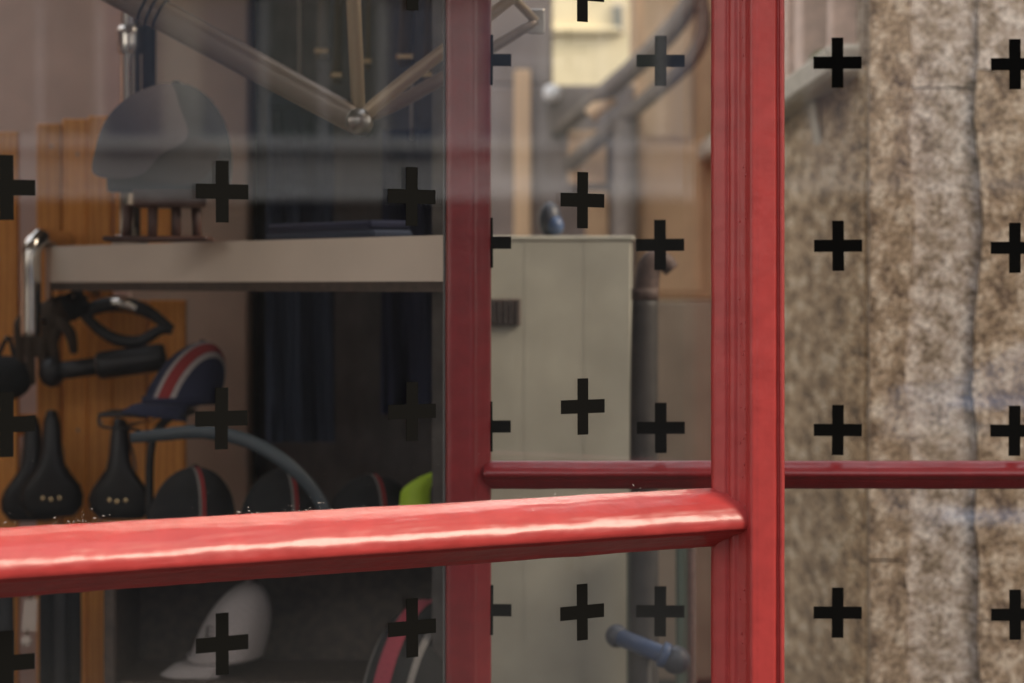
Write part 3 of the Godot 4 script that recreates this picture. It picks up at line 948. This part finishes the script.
	part("sheet", prism(PackedVector2Array([Vector2(0, 0), Vector2(0.055, -0.002), Vector2(0.035, -0.035), Vector2(0.012, -0.062), Vector2(0, -0.062)]), 0.004), M.cream_card, card)
	part("pin", tube([Vector3(0.004, -0.03, 0), Vector3(0.004, -0.03, -0.34)], [0.003], 8), M.steel, card)
	var tg := P(30, 600, 4.9)
	var tag_t := thing("swing_tag", "pale paper swing tag with a round dot hanging among dark straps", "tag", tg)
	part("paper", prism(PackedVector2Array([Vector2(-0.012, 0), Vector2(0.016, 0.002), Vector2(0.014, -0.066), Vector2(-0.018, -0.066)]), 0.003), M.paper, tag_t)
	part("dot", ball(Vector3(0.012, 0.012, 0.006), 10), M.paper, tag_t, Vector3(-0.008, -0.088, 0))
	part("thread", tube([Vector3(0, 0.0, 0), Vector3(0, 0.06, -0.1), Vector3(0, 0.065, -0.38)], [0.002], 6), M.strap, tag_t)
	part("thread", tube([Vector3(-0.004, -0.06, 0), Vector3(-0.008, -0.082, 0)], [0.002], 6), M.strap, tag_t)
	# dark inner tubes and straps hanging low, before the planks
	for q in [[4, 0.020, "rubber", "broadest black rubber strap below the saddles, away from the wooden post"], [46, 0.016, "cap_black", "black fabric strap hanging next to the pale swing tag"], [60, 0.017, "rubber", "black rubber strap hanging between two fabric straps"], [74, 0.014, "cap_black", "narrow black fabric strap hanging beside the orange wooden post"]]:
		var a := P(q[0], 548, 5.0)
		var o := thing("hanging_strap", q[3], "strap", a, 0.0, "dark straps below the saddles")
		part("webbing", tube([Vector3(0, 0.0, 0), Vector3(0.003, -0.25, 0.006), Vector3(-0.003, -0.6, 0)], [q[1], q[1] * 1.05, q[1] * 0.9], 12, 6, 0.4), M[q[2]], o)
		part("hook", tube([Vector3(0, -0.005, 0), Vector3(0, -0.005, -0.29)], [0.004], 8), M.steel, o)
	# dark green bag between post and white cap
	var gz := 5.0
	var gc := P(146, 700, gz)
	var bag := thing("green_bag", "very dark green fabric bag with small red tabs beside the orange post", "bag", gc)
	st = st_new()
	rings = []
	for i in 13:
		var f := i / 12.0
		var ring := PackedVector3Array()
		for k in 24:
			var a := TAU * k / 24.0
			var wv := 1.0 + 0.05 * sin(a * 5.0 + f * 6.0)
			ring.append(Vector3(cos(a) * 0.085 * wv * (1.0 - 0.25 * f * f), -0.10 + f * 0.33, -sin(a) * 0.06 * wv))
		rings.append(ring)
	skin(st, rings)
	part("body", fin(st), M.green_cloth, bag)
	for q in [[122, 605], [140, 668], [135, 676]]:
		part("tab", box_mesh(Vector3(0.018, 0.016, 0.006), 0.002), M.red_cloth, bag, P(q[0], q[1], gz) - gc + Vector3(0, 0, 0.062))
	part("loop", tube([Vector3(-0.03, 0.22, 0), Vector3(0, 0.26, -0.05), Vector3(0.03, 0.22, 0)], [0.004], 8), M.green_cloth, bag)
	part("hook", tube([Vector3(0, 0.255, -0.04), Vector3(0, 0.255, -0.28)], [0.004], 8), M.steel, bag)

func folded_sheet(w: float, hgt: float, folds: float, amp: float, sd: int) -> ArrayMesh:
	var st := st_new()
	var n := fn(1.0, sd, 3)
	for side in 2:
		var rings := []
		for i in 41:
			var f := i / 40.0
			var r := PackedVector3Array()
			for k in 25:
				var v := k / 24.0
				var zz := sin(f * folds * TAU + 0.8 * sin(v * 3.0)) * amp * (0.4 + 0.6 * v) + n.get_noise_2d(f * 4.0, v * 3.0) * amp
				r.append(Vector3((f - 0.5) * w * (1.0 + 0.06 * v), -v * hgt, zz - 0.004 * side))
			rings.append(r)
		skin(st, rings, false, false)
	return fin(st)

func dark_corner() -> void:
	# navy trousers hanging behind the shelf
	var z := 5.3
	var a := P(300, 96, z)
	var t := thing("navy_trousers", "dark navy trousers hanging behind the pale shelf", "trousers", a)
	var w := 62.0 / F * z
	part("leg", folded_sheet(w * 0.56, 0.80, 1.1, 0.012, 3), M.navy_cloth, t, Vector3(-w * 0.26, 0, 0))
	part("leg", folded_sheet(w * 0.56, 0.80, 1.3, 0.012, 4), M.navy_cloth, t, Vector3(w * 0.26, 0, -0.012))
	part("waistband", box_mesh(Vector3(w * 1.04, 0.035, 0.02), 0.005), M.navy_cloth, t, Vector3(0, -0.01, 0))
	part("hanger", tube([Vector3(0, 0.0, 0), Vector3(0, 0.06, 0), Vector3(0.0, 0.5, 0.0), Vector3(0, 2.75 - a.y, 0.0)], [0.004], 8), M.steel, t)
	var a2 := P(412, 130, 5.02)
	var t2 := thing("navy_jersey", "shadowed blue jersey hanging beside the navy trousers", "jersey", a2)
	part("body", folded_sheet(0.13, 0.62, 1.6, 0.014, 9), M.cap_navy, t2)
	part("hanger", tube([Vector3(0, -0.02, 0), Vector3(0, 0.3, 0), Vector3(0, 2.75 - a2.y, 0)], [0.004], 8), M.steel, t2)
	# folded cloth pile on the shelf
	var fp := P(350, 0, 4.3)
	var y := H + 0.0835
	var pile := thing("folded_cloth", "dark blue folded cloth lying on the pale shelf", "cloth", Vector3(fp.x - 0.03, y, -4.36), -0.95)
	for i in 2:
		part("fold", box_mesh(Vector3(0.40 - 0.02 * i, 0.017, 0.09), 0.006), M.navy_cloth if i == 0 else M.cap_navy, pile, Vector3(0, 0.009 + 0.0175 * i, 0))
	# brown straps in the dark opening
	for q in [[322, 60, 0.014, "brown leather strap hanging nearest the tan plaster edge"], [337, 84, 0.011, "thin brown leather strap hanging between the plaster edge and the bicycle seat tube"], [372, 70, 0.018, "widest brown leather strap, hanging beside the bicycle seat tube"], [384, 96, 0.012, "lowest reaching thin brown strap, beside the widest brown strap"], [405, 66, 0.016, "brown leather strap ending above the bicycle chainstays"], [428, 84, 0.012, "thin brown strap hanging nearest the red door post"]]:
		var p := P(q[0], q[1], 5.3 if q[0] < 390 else 5.0)
		var o := thing("brown_strap", q[3], "strap", p, 0.0, "brown straps in the dark opening")
		part("webbing", tube([Vector3.ZERO, Vector3(0.006, 0.25, 0.0), Vector3(0, 2.75 - p.y, 0)], [q[2], q[2] * 0.9, q[2]], 10, 6, 0.4), M.strap, o)
		part("buckle", box_mesh(Vector3(q[2] * 2.4, 0.012, 0.012), 0.002), M.brass, o, Vector3(0, 0.02, 0.004))

# ------------------------------------------------------------------ the passage behind the far window
func stone_building() -> void:
	var z := 5.2
	var xc := (868.0 - 512.0) / F * z
	var s := thing("stone_building", "weathered brown granite building corner beyond the shop window", "building", Vector3(xc, 0, -z))
	var X := func(px): return (px - 868.0) / F * z
	var Y := func(py): return H + (HZ - py) / F * z
	rng.seed = 77
	# core of mortar, the blocks stand proud of it
	block("core", Vector3(0.03, 0, -5.5), Vector3(2.6, 3.0, -0.03), M.mortar, s, 0.0)
	# front blocks: [px0, px1, rows...], material
	var cols := [[868, 908, [-320, 560, 900], 1, 0.016], [908.4, 976.5, [-320, 88, 900], 2, 0.0], [976.0, 1090, [-320, 70, 620, 900], 1, 0.009], [1091, 1200, [-320, 120, 540, 900], 0, 0.0], [1201, 1310, [-320, 250, 900], 0, 0.004], [1311, 1420, [-320, 300, 900], 2, 0.0]]
	var wn := fn(1.6, 15, 3)
	for ci in cols.size():
		var c: Array = cols[ci]
		var rows: Array = c[2]
		for i in rows.size() - 1:
			var y0: float = maxf(Y.call(rows[i + 1]) + 0.001, 0.0)
			var y1: float = Y.call(rows[i]) - 0.001
			if y1 <= y0:
				continue
			var d: float = c[4] + rng.randf() * 0.006
			var k: int = c[3]
			if c[0] == 976.0 and i == 0:
				k = 2
			var o := PackedVector2Array()
			var cs := [Vector2(X.call(c[0]), y0), Vector2(X.call(c[1]), y0), Vector2(X.call(c[1]), y1), Vector2(X.call(c[0]), y1)]
			for e in 4:
				var p0: Vector2 = cs[e]
				var p1: Vector2 = cs[(e + 1) % 4]
				var m := maxi(2, int(p0.distance_to(p1) / 0.035))
				for q in m:
					var inward: Vector2 = (cs[(e + 2) % 4] - p1).normalized()
					var at := p0.lerp(p1, float(q) / m) + inward * absf(rng.randfn()) * 0.0016
					var side_f: float = (at.x - X.call(c[0])) / (X.call(c[1]) - X.call(c[0]))
					# neighbours share the wandering joint between them
					var wl := 0.0 if ci == 0 else wn.get_noise_2d(ci * 40.0, at.y * 2.0) * 0.022
					var wr := wn.get_noise_2d((ci + 1) * 40.0, at.y * 2.0) * 0.022
					at.x += lerpf(wl, wr, clampf(side_f, 0.0, 1.0))
					o.append(at)
			part("stone_block", prism(o, d + 0.1), M["stone%d" % k], s, Vector3(0, 0, (d - 0.1) / 2))
	# side blocks along the passage, below and beside the windows
	var zs := [0.02, 1.5, 3.2, 5.5]
	var sill := H + 0.50
	for i in zs.size() - 1:
		var y := 0.0
		var r := 0
		while y < sill - 0.02:
			var y1 := minf(y + [1.0, 1.2, 1.1][(i + r) % 3], sill)
			if sill - y1 < 0.12:
				y1 = sill
			block("stone_block", Vector3(-0.002 - 0.003 * ((i + r) % 3), y + 0.001, -zs[i + 1] + 0.001), Vector3(0.1, y1 - 0.001, -zs[i] - 0.001), M.stone3, s, 0.003)
			y = y1
			r += 1
	# wall piers above the sill, between the side windows, at depths along the passage
	var dz := func(px): return F * xc / (px - 512.0) - z      # depth behind the corner where the side face shows at px
	var wins := [[822.0, 849.0], [770.0, 802.0], [716.0, 748.0]]
	block("stone_block", Vector3(-0.004, sill + 0.004, -dz.call(858.0)), Vector3(0.1, 2.98, -0.015), M.stone1, s, 0.008)
	for w in wins:
		var n0: float = dz.call(w[1])
		var n1: float = dz.call(w[0])
		var win := part("window", box_mesh(Vector3(0.02, 1.5, n1 - n0), 0.002), M.pale_pane, s, Vector3(0.075, sill + 0.06 + 0.76, -(n0 + n1) / 2))
		for e in [[n0 - 0.085, n0], [n1, n1 + 0.16]]:
			part("jamb", box_mesh(Vector3(0.14, 1.55, e[1] - e[0]), 0.006), M.pink_stone, win, Vector3(-0.058, 0.0, -(e[0] + e[1]) / 2 + (n0 + n1) / 2))
		part("glazing_bar", box_mesh(Vector3(0.03, 1.5, 0.05), 0.004), M.pink_stone, win, Vector3(-0.02, 0, 0.0))
		part("sill", box_mesh(Vector3(0.20, 0.075, n1 - n0 + 0.40), 0.012), M.sill_stone, win, Vector3(-0.055, -0.80, 0))
		part("corbel", prism(PackedVector2Array([Vector2(-0.05, 0.08), Vector2(0.05, 0.08), Vector2(0.05, -0.11), Vector2(-0.012, -0.13)]), 0.14), M.sill_stone, win, Vector3(-0.05, -0.922, -(n1 - n0) / 2 - 0.04))
		var tuft := part("moss_patch", ball(Vector3(0.05, 0.04, 0.10), 10), M.moss, win, Vector3(-0.075, -0.755, -(n1 - n0) / 2 + 0.1))
		tuft.scale = Vector3(1, 1, 1)
func passage_goods() -> void:
	# pale grey locker
	var lz := 5.0
	var a := P(482, 236, lz)
	var d := P(632, 236, lz)
	var l := thing("metal_locker", "pale grey ribbed metal locker standing in the passage", "locker", Vector3((a.x + d.x) / 2, 0, -lz - 0.2))
	var hw := (d.x - a.x) / 2
	block("body", Vector3(-hw, 0.0, -0.2), Vector3(hw, a.y - 0.012, 0.196), M.locker, l, 0.006)
	block("top", Vector3(-hw - 0.004, a.y - 0.0115, -0.2), Vector3(hw + 0.006, a.y, 0.2045), M.locker, l, 0.004)
	var edges := [-hw + 0.004, -hw + 0.092, -hw + 0.155, -hw + 0.222, hw - 0.004]
	for i in 4:
		block("door_panel", Vector3(edges[i], 0.06, 0.1965), Vector3(edges[i + 1], a.y - 0.0125, 0.2030 + 0.0005 * (i % 2)), M.locker, l, 0.0001)
	var g := P(505, 312, lz)
	var gr := part("vent_grille", box_mesh(Vector3(0.068, 0.058, 0.006), 0.002), M.rust, l, Vector3(g.x - (a.x + d.x) / 2, g.y, 0.207))
	for i in 5:
		part("slat", box_mesh(Vector3(0.006, 0.054, 0.006), 0.001), M.dark_steel, gr, Vector3(-0.026 + 0.013 * i, 0, 0.005))
	# bundle on the locker
	var q := P(551, 236, lz)
	var bu := thing("blue_bundle", "small dark blue bundle lying on top of the grey locker", "bundle", Vector3(q.x, q.y, -lz - 0.1))
	part("wrap", ball(Vector3(0.026, 0.040, 0.03), 12), M.knob, bu, Vector3(0, 0.038, 0))
	part("pouch", ball(Vector3(0.018, 0.022, 0.02), 12), M.blue_paint, bu, Vector3(0.012, 0.024, 0.022))
	# rusty post with a bent top
	var rz := 4.7
	var r0 := P(647, 683, rz)
	var rp := thing("bent_post", "dark steel post with a rusty bent over head beside the grey locker", "post", Vector3(r0.x, 0, -rz))
	var hx := func(px, py): return P(px, py, rz) - Vector3(r0.x, 0, -rz)
	part("shaft", tube([Vector3(-0.008, 0, 0), Vector3(-0.006, 0.6, 0), hx.call(644, 420), hx.call(645, 296)], [0.032, 0.031, 0.029, 0.027], 20), M.dark_steel, rp)
	part("collar", tube([hx.call(645, 300), hx.call(645, 288)], [0.0285], 20), M.rust, rp)
	part("head", tube([hx.call(646, 296), hx.call(648, 276), hx.call(652, 262), hx.call(664, 262), hx.call(672, 270)], [0.026, 0.024, 0.023, 0.020, 0.016], 18), M.rust, rp)
	# green posts
	for k in 2:
		var gx: float = [638.0, 684.0][k]
		var g0 := P(gx, 683, 4.95 - 0.05 * k)
		var gt := P(gx, [540.0, 535.0][k], 4.95)
		var gpst := thing("green_post", ["bottle green steel post standing behind the bent post", "bottle green steel post standing beside the brown hanging rod"][k], "post", Vector3(g0.x, 0, g0.z))
		part("shaft", box_mesh(Vector3(0.048 - 0.012 * k, gt.y, 0.03), 0.004), M.bottle_green, gpst, Vector3(0, gt.y / 2, 0))
		part("cap", box_mesh(Vector3(0.054 - 0.012 * k, 0.01, 0.036), 0.003), M.dark_steel, gpst, Vector3(0, gt.y + 0.0052, 0))
	# brown thin rod
	var b0 := P(692, 700, 4.6)
	var rod := thing("brown_rod", "thin rusty brown rod standing upright near the red stile", "rod", Vector3(b0.x, 0, -4.6))
	part("shaft", tube([Vector3.ZERO, Vector3(0, P(0, 536, 4.6).y, 0)], [0.010, 0.009], 12), M.rust, rod)
	part("foot", tube([Vector3.ZERO, Vector3(0, 0.02, 0)], [0.04, 0.03], 16), M.rust, rod)
	# blue bar with round ends
	var k0 := P(619, 637, 4.45)
	var k1 := P(676, 660, 4.25)
	var hb := thing("blue_handlebar", "blue painted bar with dark round end knobs before the bent post", "handlebar", Vector3(k0.x, 0, k0.z))
	var o0 := Vector3(k0.x, 0, k0.z)
	part("bar", tube([k0 - o0, k1 - o0], [0.017, 0.017], 16), M.blue_paint, hb)
	part("knob", ball(Vector3(0.023, 0.023, 0.023), 14), M.knob, hb, k0 - o0 + Vector3(-0.004, 0.002, 0))
	var kn := part("knob", ball(Vector3(0.027, 0.027, 0.027), 14), M.knob, hb, k1 - o0)
	part("collar", tube([Vector3(-0.028, 0.012, 0.0), Vector3(-0.016, 0.007, 0.0)], [0.024, 0.024], 16), M.blue_paint, kn)
	part("stem", tube([(k0 + k1) / 2 - o0, Vector3((k0.x + k1.x) / 2 - o0.x, 0.03, (k0.z + k1.z) / 2 - o0.z)], [0.009, 0.011], 14), M.dark_steel, hb)
	part("foot", tube([Vector3((k0.x + k1.x) / 2 - o0.x, 0.0, (k0.z + k1.z) / 2 - o0.z), Vector3((k0.x + k1.x) / 2 - o0.x, 0.03, (k0.z + k1.z) / 2 - o0.z)], [0.10, 0.08], 20), M.dark_steel, hb)

func tan_building() -> void:
	var z := 9.0
	var s := thing("tan_building", "tan rendered building closing the end of the passage", "building", Vector3(0, 0, -z))
	var X := func(px): return (px - 512.0) / F * z
	var Y := func(py): return H + (HZ - py) / F * z
	block("wall", Vector3(X.call(636.0), Y.call(300.0), -0.5), Vector3(X.call(1000.0), 3.8, 0.0), M.tan, s, 0.01)
	block("plinth", Vector3(X.call(624.0), 0, -0.5), Vector3(X.call(1000.0), Y.call(301.0), 0.02), M.grey_plinth, s, 0.01)
	block("panel", Vector3(X.call(643.0), Y.call(138.0), 0.0005), Vector3(X.call(692.0), Y.call(-60.0), 0.015), M.tan_light, s, 0.006)
	block("panel", Vector3(X.call(643.0), Y.call(292.0), 0.0005), Vector3(X.call(703.0), Y.call(150.0), 0.012), M.tan, s, 0.006)
	block("low_wall", Vector3(X.call(380.0), 0, -0.45), Vector3(X.call(635.5), Y.call(84.0), -0.05), M.grey_render, s, 0.01)
	block("grey_wall", Vector3(X.call(380.0), Y.call(83.5), -0.45), Vector3(X.call(553.0), 3.8, -0.06), M.grey_render, s, 0.01)
	block("pilaster", Vector3(X.call(514.0), 0.0, -0.049), Vector3(X.call(531.0), Y.call(70.0), 0.03), M.tan_light, s, 0.006)
	block("door_panel", Vector3(X.call(568.0), Y.call(184.0), -0.049), Vector3(X.call(607.0), Y.call(130.0), 0.0), M.tan, s, 0.006)
	block("door_panel", Vector3(X.call(586.0), 0.3, -0.049), Vector3(X.call(609.0), Y.call(191.0), 0.0), M.tan, s, 0.006)
	block("door_frame", Vector3(X.call(611.0), 0.3, -0.049), Vector3(X.call(637.0), Y.call(112.0), 0.04), M.grey_render, s, 0.006)
	# the steel stair rail that climbs across it
	var o := thing("stair_rail", "dark sloping steel stair rail with a looped upper end", "railing", Vector3(0, 0, -8.6))
	var zz := 8.6
	var q := func(px, py): return P(px, py, zz) + Vector3(0, 0, 8.6)
	part("upper_rail", tube([P(556, 134, 9.04) + Vector3(0, 0, 8.6), q.call(600, 96), q.call(640, 62), q.call(676, 24), q.call(694, -6)], [0.022, 0.036, 0.040, 0.036], 16, 5), M.rail_brown, o)
	part("lower_rail", tube([P(570, 164, 9.0) + Vector3(0, 0, 8.6), q.call(620, 122), q.call(655, 92), q.call(690, 60), q.call(703, 34), q.call(702, 6), q.call(696, -8)], [0.030], 16, 5), M.rail_brown, o)
	part("newel", tube([Vector3(q.call(626, 0).x, 0, 0), q.call(626, 118)], [0.045], 16), M.rail_brown, o)
	part("tread", tube([q.call(590, 116), q.call(612, 96)], [0.03], 12), M.tan_light, o)
	# small round lamp
	var g := P(552, 93, 8.95)
	var w := thing("wall_globe", "small round white globe fixed to the grey wall", "globe", g)
	part("globe", ball(Vector3(0.035, 0.035, 0.03), 12), M.facade_trim, w)
	part("mount", tube([Vector3(0, 0, -0.02), Vector3(0, 0, -0.10)], [0.02], 12), M.dark_steel, w)
	var c := thing("cream_building", "pale cream building rising behind the stair rail", "building", Vector3(0, 0, -13))
	var XX := func(px): return (px - 512.0) / F * 13.0
	block("wall", Vector3(XX.call(540.0), 0, -3.0), Vector3(XX.call(760.0), 6.0, 0.0), M.cream, c, 0.01)
	block("cornice", Vector3(XX.call(538.0), H + (HZ - 34.0) / F * 13.0, 0.001), Vector3(XX.call(620.0), H + (HZ - 28.0) / F * 13.0, 0.05), M.cream, c, 0.01)
	for e in [[612.0, 624.0, 4.0, 34.0], [662.0, 684.0, -20.0, 50.0]]:
		var wn := block("window", Vector3(XX.call(e[0]), H + (HZ - e[3]) / F * 13.0, 0.001), Vector3(XX.call(e[1]), H + (HZ - e[2]) / F * 13.0, 0.03), M.facade_pale, c, 0.006)
		part("pane", box_mesh(Vector3(XX.call(e[1]) - XX.call(e[0]) - 0.03, (e[3] - e[2]) / F * 13.0 - 0.03, 0.01), 0.002), M.dark_pane, wn, Vector3(0, 0, 0.02))

# ------------------------------------------------------------------ the street behind the camera, seen only mirrored
func street_house(label: String, at: Vector3, turn: float, width: float, low: Material, high: Material, storey: float, ledges: Array) -> void:
	var s := thing("street_house", label, "house", at, turn, "houses across the street")
	block("ground_floor", Vector3(-width / 2, 0, -6), Vector3(width / 2, storey, 0), low, s, 0.02)
	block("upper_wall", Vector3(-width / 2, storey, -6), Vector3(width / 2, 7.5, -0.02), high, s, 0.02)
	for y in ledges:
		block("string_course", Vector3(-width / 2, y, -0.019), Vector3(width / 2, y + 0.12, 0.09), M.facade_trim, s, 0.02)
	block("eaves", Vector3(-width / 2 - 0.1, 7.4, -6.1), Vector3(width / 2 + 0.1, 7.6, 0.3), M.facade_trim, s, 0.02)
	var n := int(width / 2.2)
	for i in n:
		var x := -width / 2 + (i + 0.5) * width / n
		for y in [3.15, 5.8]:
			var w := part("window", box_mesh(Vector3(1.0, 1.3, 0.06), 0.01), M.facade_trim, s, Vector3(x, y + 0.2, -0.01))
			for d in [-1, 1]:
				part("pane", box_mesh(Vector3(0.40, 1.14, 0.02), 0.004), M.dark_pane, w, Vector3(0.23 * d, 0, 0.03))
				part("shutter", box_mesh(Vector3(0.42, 1.34, 0.03), 0.004), M.shutter_blue, w, Vector3(0.74 * d, 0, 0.012))
		var sh := part("shopfront", box_mesh(Vector3(width / n - 0.5, storey - 0.8, 0.06), 0.01), M.shopfront, s, Vector3(x, (storey - 0.8) / 2 + 0.2, 0.01))
		part("pane", box_mesh(Vector3(width / n - 0.8, storey - 1.3, 0.02), 0.004), M.rubber, sh, Vector3(0, 0.1, 0.03))

# parked car across the street: its added mirror tubes show faintly in the panes
func parked_car(at: Vector3) -> void:
	var s := thing("parked_car", "pale blue car with added mirror tubes parked across the street", "car", at, PI)
	var side := PackedVector2Array([Vector2(-2.0, 0.28), Vector2(-2.05, 0.55), Vector2(-1.98, 0.92), Vector2(-1.1, 1.04), Vector2(-0.55, 1.48), Vector2(0.75, 1.52), Vector2(1.5, 1.10), Vector2(1.98, 1.00), Vector2(2.06, 0.55), Vector2(2.0, 0.28)])
	part("body", prism(side, 1.62), M.car_blue, s, Vector3(0, 0, 0))
	part("lower_body", prism(PackedVector2Array([Vector2(-2.03, 0.44), Vector2(-2.07, 0.75), Vector2(2.08, 0.75), Vector2(2.03, 0.44)]), 1.66), M.car_dark, s)
	for d in [-1, 1]:
		part("mirror_strip", tube([Vector3(-2.08, 0.82, 0.86 * d), Vector3(2.08, 0.82, 0.86 * d)], [0.085], 20), M.chrome, s)  # tubes added to mirror the sky as pale glints in the panes
		part("mirror_sill", tube([Vector3(-1.95, 0.33, 0.84 * d), Vector3(1.95, 0.33, 0.84 * d)], [0.12], 20), M.car_metal, s)
		part("mirror_shoulder", tube([Vector3(-1.3, 0.97, 0.82 * d), Vector3(1.9, 0.97, 0.82 * d)], [0.07], 20), M.car_metal, s)
	part("sill", box_mesh(Vector3(4.0, 0.20, 1.66), 0.03), M.car_blue, s, Vector3(0, 0.33, 0))
	for d in [-1, 1]:
		part("side_window", prism(PackedVector2Array([Vector2(-0.95, 1.06), Vector2(-0.5, 1.42), Vector2(0.70, 1.45), Vector2(1.25, 1.12)]), 0.02), M.car_dark, s, Vector3(0, 0, 0.812 * d))
		for x in [-1.25, 1.3]:
			var w := part("wheel", tube([Vector3(0, 0, -0.1), Vector3(0, 0, 0.1)], [0.31, 0.31], 28), M.rubber, s, Vector3(x, 0.31, 0.76 * d))
			part("rim", tube([Vector3(0, 0, -0.11), Vector3(0, 0, 0.11)], [0.19, 0.19], 20), M.steel, w)

func ground() -> void:
	struct("road", box_mesh(Vector3(160, 0.1, 160), 0.0), M.asphalt, Vector3(0, -0.17, 0))
	struct("pavement", box_mesh(Vector3(30, 0.118, 18.0), 0.02), M.paving, Vector3(0, -0.061, -8.0))
	struct("kerb", box_mesh(Vector3(30, 0.125, 0.15), 0.02), M.paving, Vector3(0, -0.0595, 1.078))

func _ready() -> void:
	make_materials()
	M.cross = cross_mesh()
	camera_and_light()
	ground()
	shop_building()
	stone_building()
	tan_building()
	street_house("grey street house with dark shopfronts facing the shop door", Vector3(-2.0, -0.12, 16.0), PI, 16.0, M.facade_grey, M.facade_pale, 2.6, [2.6, 4.6])
	parked_car(Vector3(4.35, -0.12, 6.2))
	street_house("pale street house at the bend beside the shop, with dark shopfronts", Vector3(12.5, -0.12, 5.0), -PI / 2 - 0.55, 20.0, M.facade_grey, M.facade_white, 2.45, [2.33, 2.72, 3.95])
	far_screen()
	near_screen()
	plank_board()
	shelf()
	upright(130, 4.86, H + 0.0845, 2.752, 0.022, "chrome upright rising from the pale shelf behind the grey cap", false)
	upright(31, 4.97, P(0, 336, 4.97).y, P(0, 238, 4.97).y, 0.022, "short chrome upright bent at the top beside the shelf end", true)
	grey_cap()
	bike_frame()
	hanging_things()
	lower_goods()
	dark_corner()
	passage_goods()
